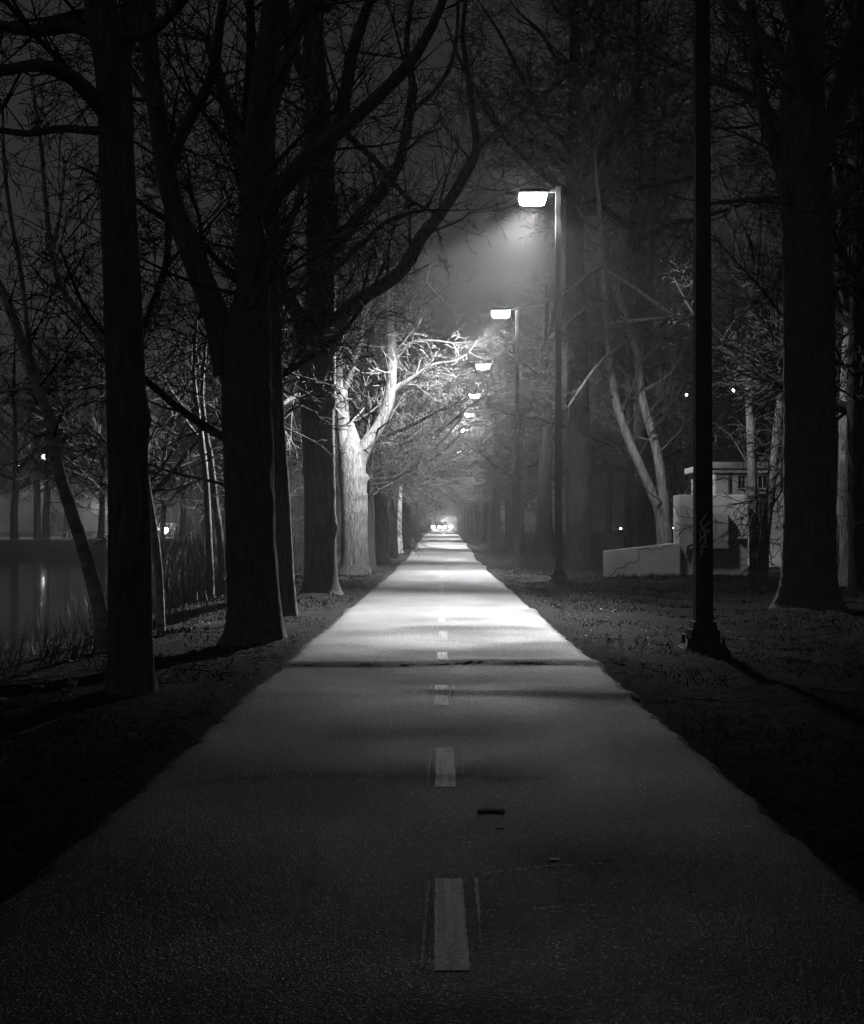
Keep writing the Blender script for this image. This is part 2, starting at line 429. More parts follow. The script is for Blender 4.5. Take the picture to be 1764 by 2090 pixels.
def tube(pts, sides, step, seed=0, rough=.0, flare=None, knots=0):
    """tube along (x,y,z,r); rough = ridged bark relief; flare=(height, amount) root flare at the foot"""
    C = catmull(pts, step)
    r = np.random.default_rng(seed)
    P, R = C[:, :3], C[:, 3]
    T = np.gradient(P, axis=0); T /= np.linalg.norm(T, axis=1)[:, None] + 1e-9
    ref = np.array([1., 0, 0]) if abs(T[0, 0]) < .8 else np.array([0, 1., 0])
    A = ref - T * (T @ ref)[:, None]; A /= np.linalg.norm(A, axis=1)[:, None]
    B = np.cross(T, A)
    th = np.linspace(0, 2 * np.pi, sides, endpoint=False)
    arc = np.concatenate([[0], np.cumsum(np.linalg.norm(np.diff(P, axis=0), axis=1))])
    k = np.ones((len(P), sides))
    if rough:
        for f, a in ((3, .8), (5, .6), (9, .7), (14, .7), (19, .5)):
            if f > sides / 2: continue
            ph, q, w = r.uniform(0, 6.3), r.uniform(.4, 1.4), r.uniform(.6, 2.2)
            k += rough * a * np.cos(f * th[None] + ph + q * np.sin(arc * w + ph)[:, None]) * (.6 + .4 * np.sin(arc * r.uniform(1, 4) + ph)[:, None])
        k += r.normal(0, rough * .35, k.shape)
        for _ in range(knots):
            a0, t0, s_ = r.uniform(.3, arc[-1]), r.uniform(0, 6.3), r.uniform(.08, .2)
            dth = np.angle(np.exp(1j * (th - t0)))
            k += r.uniform(.1, .28) * np.exp(-((arc - a0) / s_) ** 2)[:, None] * np.exp(-(dth / .5) ** 2)[None]
    if flare:
        h, amt = flare
        fl = np.exp(-arc / h * 2.2)[:, None]
        lob = 1 + .25 * np.cos(4 * th + r.uniform(0, 6)) + .15 * np.cos(7 * th + r.uniform(0, 6))
        k += fl * fl * amt * lob[None] + fl * amt * .5
    rad = R[:, None] * k
    V = P[:, None] + rad[..., None] * (A[:, None] * np.cos(th)[None, :, None] + B[:, None] * np.sin(th)[None, :, None])
    n = len(P)
    I = np.arange(n * sides).reshape(n, sides)
    J = np.roll(I, -1, axis=1)
    Fq = np.stack([I[:-1], J[:-1], J[1:], I[1:]], -1).reshape(-1, 4)
    return V.reshape(-1, 3), Fq

def join(parts):
    Vs, Fs, b = [], [], 0
    for v, f in parts:
        Vs.append(v); Fs.append(f + b); b += len(v)
    return np.concatenate(Vs), np.concatenate(Fs)

def twig_mesh(segs):
    S = np.array(segs, float)          # x0 y0 z0 x1 y1 z1 r0 r1
    P0, P1 = S[:, :3], S[:, 3:6]
    D = P1 - P0; D /= np.linalg.norm(D, axis=1)[:, None] + 1e-9
    ref = np.where(np.abs(D[:, 2:3]) < .9, np.array([[0, 0, 1.]]), np.array([[1., 0, 0]]))
    A = np.cross(D, ref); A /= np.linalg.norm(A, axis=1)[:, None] + 1e-9
    B = np.cross(D, A)
    V = np.empty((len(S), 6, 3))
    for i in range(3):
        c, s_ = math.cos(2.0944 * i), math.sin(2.0944 * i)
        o = A * c + B * s_
        V[:, i] = P0 + o * S[:, 6:7]; V[:, 3 + i] = P1 + o * S[:, 7:8]
    b = (np.arange(len(S)) * 6)[:, None]
    Fq = np.concatenate([b + np.array([[i, (i + 1) % 3, 3 + (i + 1) % 3, 3 + i]]) for i in range(3)])
    return V.reshape(-1, 3), Fq

class Grow:
    """recursive bare branches"""
    def __init__(s, seed, lev=4, seglen=(.45, .36, .26, .2, .15), wig=(.08, .11, .14, .17, .2), trop=(.05, .035, .02, .0, -.02), rmin=.0042,
                 kids=(1.1, 1.6, 1.55, 1.35), ratio=.64, ang=(22, 52), cap=30000):
        s.r = random.Random(seed); s.segs = []; s.lev = lev; s.seglen = seglen; s.wig = wig; s.trop = trop; s.rmin = rmin
        s.kids = tuple(kids) + (.8,); s.ratio = ratio; s.ang = ang; s.cap = cap
    def side(s, d, lo, hi):
        r = s.r
        a = math.radians(r.uniform(lo, hi)); az = r.uniform(0, 6.283)
        u = Vector(d); o = u.orthogonal().normalized(); o.rotate(Matrix.Rotation(az, 3, u))
        return (u * math.cos(a) + o * math.sin(a)).normalized()
    def branch(s, p, d, L, rad, lev):
        if len(s.segs) > s.cap or L < .1: return
        r = s.r
        n = max(2, int(L / s.seglen[lev])); st = L / n
        p = Vector(p); d = Vector(d).normalized(); r0 = rad
        for i in range(n):
            w = s.wig[lev]
            d = Vector((d.x + r.gauss(0, w), d.y + r.gauss(0, w), d.z + r.gauss(0, w) + s.trop[lev])).normalized()
            q = p + d * st
            r1 = max(s.rmin, rad * (1 - .8 * (i + 1) / n))
            s.segs.append((p.x, p.y, p.z, q.x, q.y, q.z, r0, r1))
            if lev < s.lev - 1 and (i > 0 or n < 4):
                k = s.kids[lev]; k = int(k) + (r.random() < k - int(k))
                for _ in range(k):
                    s.branch(q, s.side(d, *s.ang), L * s.ratio * r.uniform(.6, 1.1) * (1 - .45 * i / n), max(s.rmin, r1 * r.uniform(.5, .75)), lev + 1)
            p = q; r0 = r1
    def along(s, C, spacing, z0, lfac=22, lmin=.7, lmax=3.2, lev=1, up=.25, start=0.0):
        """side branches on a dense centre line C (x,y,z,r)"""
        r = s.r
        acc = r.uniform(0, spacing)
        for i in range(1, len(C)):
            a, b = C[i - 1], C[i]
            acc += float(np.linalg.norm(b[:3] - a[:3]))
            if acc < spacing or b[2] < z0 or i < start * len(C): continue
            acc = r.uniform(-.3, .3) * spacing
            d = Vector(b[:3] - a[:3]).normalized()
            L = min(lmax, max(lmin, lfac * b[3])) * r.uniform(.55, 1.15)
            sd = s.side(d, 40, 78); sd.z += up * r.uniform(-.5, 1.2); sd.normalize()
            s.branch(b[:3], sd, L, min(.045, max(.006, b[3] * .33)) * r.uniform(.7, 1.1), lev)
        e = C[-1]; d = Vector(C[-1][:3] - C[-2][:3])
        for _ in range(3 if e[3] < .09 else 0):
            s.branch(e[:3], s.side(d, 8, 35), min(lmax, max(lmin, lfac * e[3] * 1.4)), min(.03, max(.005, e[3] * .8)), lev)

def tree(name, label, base, trunk, limbs=(), mat=None, tmat=None, seed=1, group=None, sides=28, step=.09, rough=.035, flare=(.6, .42), twigs=None, knots=3,
         extra=None, cat='tree'):
    """trunk/limbs: world points (x,y,z,r). Parts: trunk, each limb, crown."""
    mat = mat or M_BARK; tmat = tmat or M_TWIG
    bx, by, bz = base
    root = empty(name, base)
    tag(root, label, cat, group)
    loc = lambda pts: [(p[0] - bx, p[1] - by, p[2] - bz, p[3]) for p in pts]
    tl = loc(trunk)
    V, Fq = tube(tl, sides, step, seed, rough, flare, knots)
    link('trunk', mesh_np('trunk', V, Fq, True), mat, root)
    lines = [catmull(tl, .2)]
    for i, lb in enumerate(limbs):
        ll = loc(lb)
        V, Fq = tube(ll, max(8, sides // 2), step * 1.1, seed + 10 + i, rough * .9, None, 2)
        link('limb', mesh_np('limb', V, Fq, True), mat, root)
        lines.append(catmull(ll, .2))
    t = dict(spacing=.5, z0=2.5, lfac=22, lmin=.7, lmax=3.0, lev=1, levs=5, up=.25, cap=16000, tspacing=.9)
    t.update(twigs or {})
    g_ = Grow(seed + 99, lev=t['levs'], cap=t['cap'], **(extra or {}))
    for i, C in enumerate(lines):
        g_.along(C, t['tspacing'] if i == 0 else t['spacing'], t['z0'], t['lfac'], t['lmin'], t['lmax'], t['lev'], t['up'], start=.0 if i == 0 else .12)
    if g_.segs:
        V, Fq = twig_mesh(g_.segs)
        link('crown', mesh_np('crown', V, Fq), tmat, root)
    return root

def pp(D, *pts):
    """picture points (x, y, radius_in_picture_px[, depth offset]) at distance D -> world (x,y,z,r)"""
    out = []
    for p in pts:
        d = D + (p[3] if len(p) > 3 else 0)
        q = px(p[0], p[1], d)
        out.append((q[0], q[1], q[2], p[2] * d / FPX))
    return out

def foot(D, x, r, sink=.15):
    X0 = (x - HX) / FPX * D
    return (X0, D, gz(X0, D) - sink, r * D / FPX)

def basept(D, x):
    X0 = (x - HX) / FPX * D
    return (X0, D, gz(X0, D))
def T(D, x, r, *pts):
    return [foot(D, x, r)] + pp(D, *pts)

# ---- left row, near to far
tree('bare_tree', 'straight dark trunk nearest the camera beside the left edge of the path', basept(10.7, 266),
     T(10.7, 268, 44, (268, 1330, 43), (265, 1100, 42), (252, 700, 39), (235, 330, 36), (228, 150, 36), (190, -60, 30), (150, -300, 22), (120, -700, 12)),
     [pp(10.7, (235, 245, 20), (195, 205, 18, -.1), (150, 158, 16, -.3), (80, 128, 13, -.5), (0, 138, 11, -.7), (-120, 150, 8, -1)),
      pp(10.7, (225, 262, 12), (180, 262, 9, .2), (120, 258, 8, .4), (50, 268, 7, .5), (-30, 262, 6, .6), (-160, 300, 4, .8)),
      pp(10.7, (228, 120, 30), (265, 20, 24, .2), (300, -120, 20, .4), (350, -400, 12, .8)),
      pp(10.7, (222, 80, 20), (150, 45, 17, .3), (60, 55, 13, .5), (-60, 35, 9, .7)),
      pp(10.7, (215, 60, 16), (300, 60, 12, -.2), (380, -20, 9, -.5), (470, -160, 6, -.9))],
     seed=11, twigs=dict(z0=4.0, spacing=.26, lmin=.7, lmax=2.0, cap=20000, tspacing=.7), knots=5)
tree('bare_tree', 'thick dark forked trunk with flared foot, second from the camera left of the path', basept(15.8, 520),
     T(15.8, 520, 60, (520, 1250, 54), (512, 1080, 50), (505, 880, 51), (497, 740, 46), (492, 650, 30), (490, 600, 12)),
     [pp(15.8, (465, 760, 30), (445, 660, 28), (408, 560, 25), (368, 460, 22, .2), (340, 360, 21, .3), (315, 200, 19, .4), (300, 60, 18, .5), (300, -120, 14, .7), (270, -400, 9, 1)),
      pp(15.8, (515, 780, 38), (517, 640, 34), (515, 500, 33), (522, 340, 31), (532, 200, 27, -.1), (548, 60, 23, -.2), (565, -120, 17, -.3), (560, -400, 10, -.4)),
      pp(15.8, (530, 470, 20), (570, 380, 18, -.4), (640, 305, 16, -.8), (715, 245, 14.5, -1.2), (800, 165, 13, -1.5), (850, 105, 12, -1.7), (895, 20, 9, -1.9), (930, -90, 6, -2.1)),
      pp(15.8, (535, 640, 10), (580, 608, 6, .3), (665, 562, 5.5, .7), (725, 510, 5, 1.0), (790, 450, 4.5, 1.3), (870, 425, 3, 1.6)),
      pp(15.8, (522, 300, 22), (560, 180, 18, .4), (600, 70, 15, .7), (640, -80, 11, 1)),
      pp(15.8, (340, 330, 14), (385, 240, 12, -.5), (430, 150, 11, -1), (450, 20, 9, -1.4), (480, -150, 6, -1.8)),
      pp(15.8, (318, 220, 11), (250, 120, 9, .8), (200, 20, 7, 1.4), (140, -120, 5, 2))],
     seed=23, twigs=dict(z0=3.6, spacing=.42, lmin=.7, lmax=2.1, cap=30000, tspacing=1.2), knots=5)
tree('bare_tree', 'narrow dark trunk just behind the thick forked trunk left of the path', basept(20.5, 582),
     T(20.5, 584, 22, (580, 1180, 20), (572, 1000, 19), (563, 860, 18), (556, 700, 17), (552, 500, 15), (548, 300, 13), (560, 100, 11), (575, -150, 7)),
     [pp(20.5, (553, 520, 9), (600, 430, 8, .4), (625, 330, 7, .6), (630, 180, 6, .8), (650, 20, 4, 1.0)),
      pp(20.5, (552, 420, 9), (500, 330, 8, .4), (470, 220, 7, .8), (430, 80, 5, 1.2))],
     seed=31, sides=22, twigs=dict(z0=4.5, spacing=.5, lmax=2.2, cap=16000, tspacing=.9))
tree('bare_tree', 'dark tree left of the path with one long limb arching over it toward the lamp', basept(26.8, 655),
     T(26.8, 655, 36, (654, 1150, 33), (652, 1000, 32), (648, 850, 34), (648, 740, 37), (650, 680, 32), (652, 620, 16)),
     [pp(26.8, (630, 720, 20), (612, 650, 17), (575, 580, 15, .2), (545, 500, 13, .4), (500, 400, 11, .8), (470, 260, 9, 1.2), (420, 80, 6, 1.8)),
      pp(26.8, (652, 720, 34), (655, 600, 31), (656, 480, 32), (655, 360, 31), (650, 220, 27, .3), (640, 80, 22, .4), (640, -100, 15, .5)),
      pp(26.8, (675, 710, 20), (698, 645, 17), (735, 610, 15, -.2), (790, 575, 14, -.5), (825, 545, 14, -.7), (862, 480, 13.5, -.9), (895, 440, 12, -1.1),
         (938, 375, 11, -1.3), (972, 305, 9.5, -1.5), (965, 230, 7, -1.6), (955, 140, 6, -1.6), (945, 60, 5, -1.6), (960, -60, 4, -1.6)),
      pp(26.8, (972, 305, 6, -1.5), (1020, 262, 5, -2), (1080, 215, 4.5, -2.4), (1140, 165, 4, -2.8), (1215, 95, 3, -3.2)),
      pp(26.8, (672, 520, 16), (710, 470, 15, .3), (770, 400, 13.5, .6), (815, 330, 12, .9), (832, 250, 10, 1.1), (842, 170, 8, 1.2), (830, 80, 6, 1.2), (850, -60, 4, 1.2)),
      pp(26.8, (836, 225, 6, 1.1), (880, 190, 5.5, 1.4), (920, 130, 5, 1.7), (935, 40, 4, 1.8), (930, -60, 3, 1.8)),
      pp(26.8, (662, 330, 18), (700, 210, 15, -.5), (720, 100, 13, -.8), (760, -20, 10, -1.1)),
      pp(26.8, (650, 210, 14), (600, 100, 12, .7), (570, -40, 9, 1.2)),
      pp(26.8, (690, 255, 8, .4), (770, 330, 6, 0), (830, 400, 5, -.4), (880, 430, 3, -.6))],
     mat=M_BARKM, seed=47, twigs=dict(z0=5.5, spacing=.48, lmin=.7, lmax=1.9, cap=36000, tspacing=1.5), knots=4)
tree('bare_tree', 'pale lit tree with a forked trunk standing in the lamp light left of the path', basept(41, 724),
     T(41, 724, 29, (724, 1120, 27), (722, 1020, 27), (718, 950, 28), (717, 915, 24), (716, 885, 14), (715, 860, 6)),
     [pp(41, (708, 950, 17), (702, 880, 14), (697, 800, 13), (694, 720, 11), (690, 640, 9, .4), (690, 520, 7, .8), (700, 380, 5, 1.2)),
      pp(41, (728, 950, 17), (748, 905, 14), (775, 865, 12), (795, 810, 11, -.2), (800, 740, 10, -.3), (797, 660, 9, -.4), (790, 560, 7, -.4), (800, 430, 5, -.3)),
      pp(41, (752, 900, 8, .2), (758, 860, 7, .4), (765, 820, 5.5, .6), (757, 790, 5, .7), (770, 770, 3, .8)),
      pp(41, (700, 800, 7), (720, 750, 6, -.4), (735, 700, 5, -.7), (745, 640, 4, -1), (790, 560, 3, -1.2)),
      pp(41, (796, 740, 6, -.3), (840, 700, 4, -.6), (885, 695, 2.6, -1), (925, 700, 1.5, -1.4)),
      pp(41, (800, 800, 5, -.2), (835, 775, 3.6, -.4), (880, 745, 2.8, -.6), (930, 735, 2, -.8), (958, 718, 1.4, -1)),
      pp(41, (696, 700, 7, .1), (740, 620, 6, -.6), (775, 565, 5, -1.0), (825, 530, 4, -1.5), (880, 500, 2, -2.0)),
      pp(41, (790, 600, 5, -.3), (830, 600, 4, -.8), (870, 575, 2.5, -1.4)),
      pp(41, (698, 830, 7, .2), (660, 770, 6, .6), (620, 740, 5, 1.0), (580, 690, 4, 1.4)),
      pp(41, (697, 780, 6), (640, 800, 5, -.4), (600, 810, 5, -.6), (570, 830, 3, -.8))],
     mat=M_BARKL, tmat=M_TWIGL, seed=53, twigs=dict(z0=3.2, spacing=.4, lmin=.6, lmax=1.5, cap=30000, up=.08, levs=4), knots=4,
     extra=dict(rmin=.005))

# ---- generic bare trees of the avenue and the woods (shared mesh data)
def variant(seed, H, fork, rb, nl, spread, levs=5, cap=30000, lean=.03, mat=None, tmat=None, lowtw=3.0, flare=(.6, .55), rmin=.008, spacing=.24, arch=0):
    r = random.Random(seed)
    n = 7
    tr = []; x = y = 0
    for i in range(n + 1):
        t = i / n
        tr.append((x, y, -.25 + t * (H + .25), rb * (1 - .86 * t ** 1.1)))
        x += r.gauss(0, lean * H / n); y += r.gauss(0, lean * H / n)
    C = catmull(tr, .12)
    V, Fq = tube(tr, 18, .16, seed, .04, flare, 4)
    parts = [(V, Fq)]
    lines = [C]
    for i in range(nl):
        h = fork + (H * .72 - fork) * (i / max(1, nl - 1)) ** 1.15
        j = int(np.argmin(np.abs(C[:, 2] - h)))
        p = C[j]; az = 2.4 * i + r.uniform(-.5, .5)
        L = spread * (1 - .5 * i / nl) * r.uniform(.8, 1.15)
        ri = min(p[3] * .55, rb * .5)
        d = Vector((math.cos(az), math.sin(az), r.uniform(.35, .9) if not (arch and i < arch) else r.uniform(.15, .4))).normalized()
        q = Vector(p[:3]); lb = [(q.x, q.y, q.z, ri)]
        for k in range(5):
            d = Vector((d.x + r.gauss(0, .16), d.y + r.gauss(0, .16), d.z + r.gauss(0, .12) + .12)).normalized()
            q = q + d * (L / 5)
            lb.append((q.x, q.y, q.z, ri * (1 - .8 * (k + 1) / 5)))
        parts.append(tube(lb, 8, .25, seed + i, .05))
        lines.append(catmull(lb, .2))
    V, Fq = join(parts)
    mt = mesh_np('trunk', V, Fq, True); mt.materials.append(mat or M_BARKD)
    g_ = Grow(seed + 7, lev=levs, cap=cap, rmin=rmin)
    for i, Cc in enumerate(lines):
        g_.along(Cc, spacing * (1.6 if i == 0 else 1), lowtw, 22, 1.0, 3.2, 1, .2)
    V, Fq = twig_mesh(g_.segs)
    mc = mesh_np('crown', V, Fq); mc.materials.append(tmat or M_TWIG)
    return mt, mc

VAR = [variant(101, 17, 4.2, .34, 9, 6.5, lowtw=3.2, arch=3), variant(102, 15, 3.6, .30, 8, 6.0, lowtw=3.0, arch=3), variant(103, 19, 6.0, .40, 10, 6.0, lowtw=5.0),
       variant(104, 16, 3.2, .27, 9, 5.5, lowtw=2.5, arch=4), variant(105, 14, 2.6, .18, 8, 4.2, lowtw=1.8, lean=.06),
       variant(106, 18, 5.0, .36, 9, 5.0, lowtw=4.2), variant(107, 12, 2.0, .13, 8, 3.8, lowtw=1.2, lean=.08, cap=12000)]

def plant(k, x, y, rz, sc, label, group, name='bare_tree', wide=1.0):
    root = empty(name, (x, y, gz(x, y)), rz)
    root.scale = (sc * wide, sc * wide, sc)
    tag(root, label, 'tree', group)
    mt, mc = VAR[k]
    link('trunk', mt, None, root); link('crown', mc, None, root)
    return root

r = random.Random(77)
# left avenue row beyond the pale tree
spec = [(47.5, -2.45, 3, 'dark lumpy trunk right behind the pale forked tree'), (53, -2.2, 1, 'dark trunk with a broad foot beyond the pale forked tree'),
        (60, -2.13, 0, 'dark trunk hiding part of the pale strip of a lit trunk')]
for d, x, k, lab in spec:
    plant(k, x, d, r.uniform(0, 6.28), r.uniform(.7, .8), lab, 'trees along the left edge of the path', wide=1.2)
VAR_HIGH = variant(109, 23, 11.5, .40, 11, 6.5, lowtw=11.0, lean=.012)
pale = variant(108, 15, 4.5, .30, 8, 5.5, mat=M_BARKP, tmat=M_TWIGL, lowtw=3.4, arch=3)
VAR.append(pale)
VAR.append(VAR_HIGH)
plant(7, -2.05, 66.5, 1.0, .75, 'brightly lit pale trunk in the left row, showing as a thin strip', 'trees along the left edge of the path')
d = 76
while d < 262:
    plant(r.choice([0, 1, 2, 3, 0, 1, 5]), -2.15 + r.uniform(-.15, .15), d, r.uniform(0, 6.28), r.uniform(.62, .76),
          'hazy trunk in the far part of the row left of the path', 'far trees along the left edge of the path', wide=1.25)
    d += r.uniform(5.5, 8.5)
# right avenue row
spec = [(45, 4.36, 8, 1.0, 1.1, 'broad dark trunk standing right behind the lit lamp post'), (60, 4.3, 8, .5, 1.9, 'dark trunk between the second and third lit lamp posts'),
        (70, 3.75, 0, .7, 1.3, 'dark trunk beside the third lit lamp post')]
for d, x, k, s_, w, lab in spec:
    plant(k, x, d, r.uniform(0, 6.28), s_, lab, 'trees right of the path', wide=w)
d = 80
while d < 262:
    plant(r.choice([0, 1, 2, 3, 5, 0, 1]), 3.9 + r.uniform(-.4, .3), d, r.uniform(0, 6.28), r.uniform(.62, .76),
          'hazy trunk in the far part of the row right of the path', 'far trees right of the path', wide=1.25)
    d += r.uniform(6, 9)
# woods to the right
n = 0; tries = 0; placed = []
while n < 62 and tries < 2000:
    tries += 1
    y = 44 + 130 * r.random() ** 1.3
    x = r.uniform(5.8, 4 + y * .42)
    if 5.5 < x < 17.5 and y < 52: continue
    if any((x - a) ** 2 + (y - b) ** 2 < 5 for a, b in placed): continue
    placed.append((x, y)); n += 1
    plant(r.choice([0, 1, 2, 3, 4, 5, 5, 2]), x, y, r.uniform(0, 6.28), r.uniform(.8, 1.2), 'one of the hazy dark trunks in the woods right of the path', 'trees in the woods to the right')
# trees between the left row and the lagoon, and across the water
for (x, y, k) in ((-6.6, 50, 6), (-7.2, 61, 4), (-8.5, 72, 3), (-6.0, 84, 0), (-11, 90, 1), (-7.5, 97, 5), (-6, 112, 2), (-10, 120, 0), (-5.5, 130, 1), (-9, 142, 3)):
    plant(k, x, y, r.uniform(0, 6.28), r.uniform(.8, 1.0), 'thin bare tree between the left row and the lagoon', 'trees on the lagoon bank')
for (x, y, k, sc, lab) in ((-3.3, 24, 4, 1.0, 'slim bare tree hidden behind the thick forked trunk, crown showing above'), (-6.8, 31, 6, 1.15, 'slim bare tree at the lagoon edge behind the nearest trunk')):
    plant(k, x, y, r.uniform(0, 6.28), sc, lab, 'slim trees at the lagoon edge')
for (x, y, k, sc, lab) in ((8.6, 29, 1, 1.0, 'dark bare tree at the frame edge right of the massive trunk, before the pale building'), (11.2, 35.5, 3, 1.1, None), (11.5, 27, 4, 1.2, None), (13.2, 40.5, 0, 1.0, None), (7.6, 53.5, 8, 1.05, 'very tall straight tree behind the pale building and its concrete block')):
    plant(k, x, y, r.uniform(0, 6.28), sc, lab or 'bare tree whose dark branches reach in from beyond the right frame edge', 'trees around the pale building')
for i, (x_, D, k) in enumerate(((28, 106, 0), (75, 109, 1), (92, 107, 5), (135, 118, 2), (205, 108, 1), (330, 113, 3), (372, 108, 0), (420, 121, 2), (470, 112, 1), (-40, 110, 3), (-110, 108, 0), (250, 124, 5), (540, 118, 2))):
    plant(k, (x_ - HX) / FPX * D, D, r.uniform(0, 6.28), r.uniform(.75, 1.0), 'bare tree on the far bank of the lagoon', 'trees across the lagoon')

# ---- birches and slender trees by the water
tree('birch_tree', 'leaning birch with mottled bark at the lagoon edge', basept(16, 214),
     T(16, 214, 15, (205, 1260, 14.5), (186, 1180, 14), (165, 1105, 13.5), (137, 1020, 13), (115, 945, 12.5), (99, 850, 11.5), (75, 790, 11), (50, 720, 10), (25, 650, 9.5), (0, 590, 9), (-60, 480, 7), (-140, 320, 5)),
     [pp(16, (80, 810, 5), (100, 775, 4.5, .1), (96, 745, 4.2, .2), (80, 715, 4, .2), (55, 690, 3, .3)),
      pp(16, (62, 750, 6), (52, 660, 5, -.2), (40, 560, 5, -.3), (18, 440, 4.5, -.4), (4, 330, 4, -.5), (0, 220, 3, -.6)),
      pp(16, (72, 790, 5), (40, 792, 4, .3), (0, 800, 3, .6))],
     mat=M_BIRCH, seed=61, sides=16, step=.07, rough=.05, flare=(.4, .5), twigs=dict(z0=2.2, spacing=.28, lmin=.7, lmax=1.9, cap=14000, tspacing=.5), knots=8)
tree('birch_tree', 'slender birch slanting up behind the nearest trunk', basept(19, 330),
     T(19, 330, 9, (322, 1150, 8.5), (300, 1000, 8), (270, 830, 8), (215, 708, 7.5), (176, 655, 7), (130, 598, 6.5), (108, 540, 6), (92, 430, 5), (80, 300, 4), (60, 150, 3)),
     [pp(19, (150, 622, 4.5), (118, 585, 4), (95, 580, 3, -.2), (60, 540, 2, -.4)), pp(19, (105, 520, 4), (120, 430, 3, .3), (130, 330, 2, .5))],
     mat=M_BIRCH, tmat=M_TWIG, seed=67, sides=14, step=.08, rough=.05, flare=(.3, .4), twigs=dict(z0=2.2, spacing=.26, lmin=.8, lmax=2.1, cap=14000, tspacing=.42), knots=6)
tree('slender_tree', 'thin bare stem by the reeds, behind the thick forked trunk', basept(29, 432),
     T(29, 432, 8, (430, 1180, 7.5), (425, 1080, 7), (420, 980, 6.5), (410, 890, 6), (403, 840, 5), (395, 760, 4), (400, 650, 3)),
     [pp(29, (412, 900, 4), (380, 860, 3, .3), (372, 830, 2.5, .4), (350, 800, 2, .5))],
     seed=71, sides=12, step=.1, rough=.04, flare=(.3, .4), twigs=dict(z0=2.0, spacing=.35, lmin=.7, lmax=1.8, cap=7000))
tree('slender_tree', 'pale thin stem touching the outline of the thick forked trunk', basept(30, 459),
     T(30, 459, 8, (456, 1180, 7.5), (447, 1080, 7), (440, 1030, 6.5), (430, 940, 6), (420, 880, 5), (412, 800, 4), (420, 690, 3)),
     [pp(30, (442, 1028, 4), (428, 1035, 3, .1), (418, 1045, 2, .2))],
     mat=M_BARKL, seed=73, sides=12, step=.1, rough=.04, flare=(.3, .4), twigs=dict(z0=2.0, spacing=.35, lmin=.7, lmax=1.8, cap=7000))

# ---- right side trees
tree('bare_tree', 'massive furrowed trunk beside the small pale building right of the path', basept(23, 1648),
     T(23, 1648, 56, (1648, 1180, 54), (1650, 1080, 52), (1652, 900, 51), (1650, 700, 50), (1648, 500, 50), (1642, 330, 48), (1640, 180, 42), (1650, 40, 34), (1660, -200, 24), (1660, -500, 12)),
     [pp(23, (1628, 420, 18), (1590, 330, 16, .3), (1560, 220, 14, .5), (1545, 100, 12, .7), (1530, -60, 9, 1)),
      pp(23, (1630, 300, 15), (1560, 215, 11, .6), (1480, 165, 9.5, 1.1), (1400, 140, 8.5, 1.6), (1318, 98, 8, 2), (1230, 62, 7, 2.4), (1143, 27, 5, 2.8)),
      pp(23, (1665, 340, 24), (1710, 220, 20, .3), (1740, 90, 17, .5), (1790, -60, 13, .7)),
      pp(23, (1632, 420, 9), (1580, 405, 7, .4), (1520, 408, 5, .8), (1440, 415, 4, 1.2)),
      pp(23, (1660, 240, 20), (1640, 100, 17, -.8), (1600, -30, 13, -1.4)),
      pp(23, (1660, 470, 14), (1720, 400, 12, -.5), (1800, 320, 10, -1)),
      pp(23, (1640, 160, 18), (1540, 60, 14, .6), (1440, -60, 10, 1.2))],
     seed=83, sides=36, step=.08, rough=.05, flare=(.7, .55), twigs=dict(z0=4.2, spacing=.2, lmin=.8, lmax=2.8, cap=44000, tspacing=.5), knots=4)
tree('bare_tree', 'large dark trunk cut by the frame edge right of the massive trunk', basept(31, 1752),
     T(31, 1752, 42, (1752, 1150, 38), (1745, 950, 33), (1748, 760, 30), (1755, 600, 28), (1760, 400, 26), (1750, 200, 22), (1740, 0, 16), (1750, -200, 9)),
     [pp(31, (1735, 640, 12), (1715, 540, 11, -.2), (1722, 440, 10, -.3), (1700, 300, 8, -.4), (1660, 150, 6, -.5)),
      pp(31, (1755, 620, 10), (1770, 500, 9), (1752, 400, 8, -.4), (1790, 250, 6, -.6)),
      pp(31, (1750, 330, 12), (1700, 200, 10, .5), (1640, 60, 8, 1))],
     seed=87, sides=26, step=.12, rough=.045, twigs=dict(z0=5, spacing=.4, lmin=.9, lmax=2.8, cap=16000))
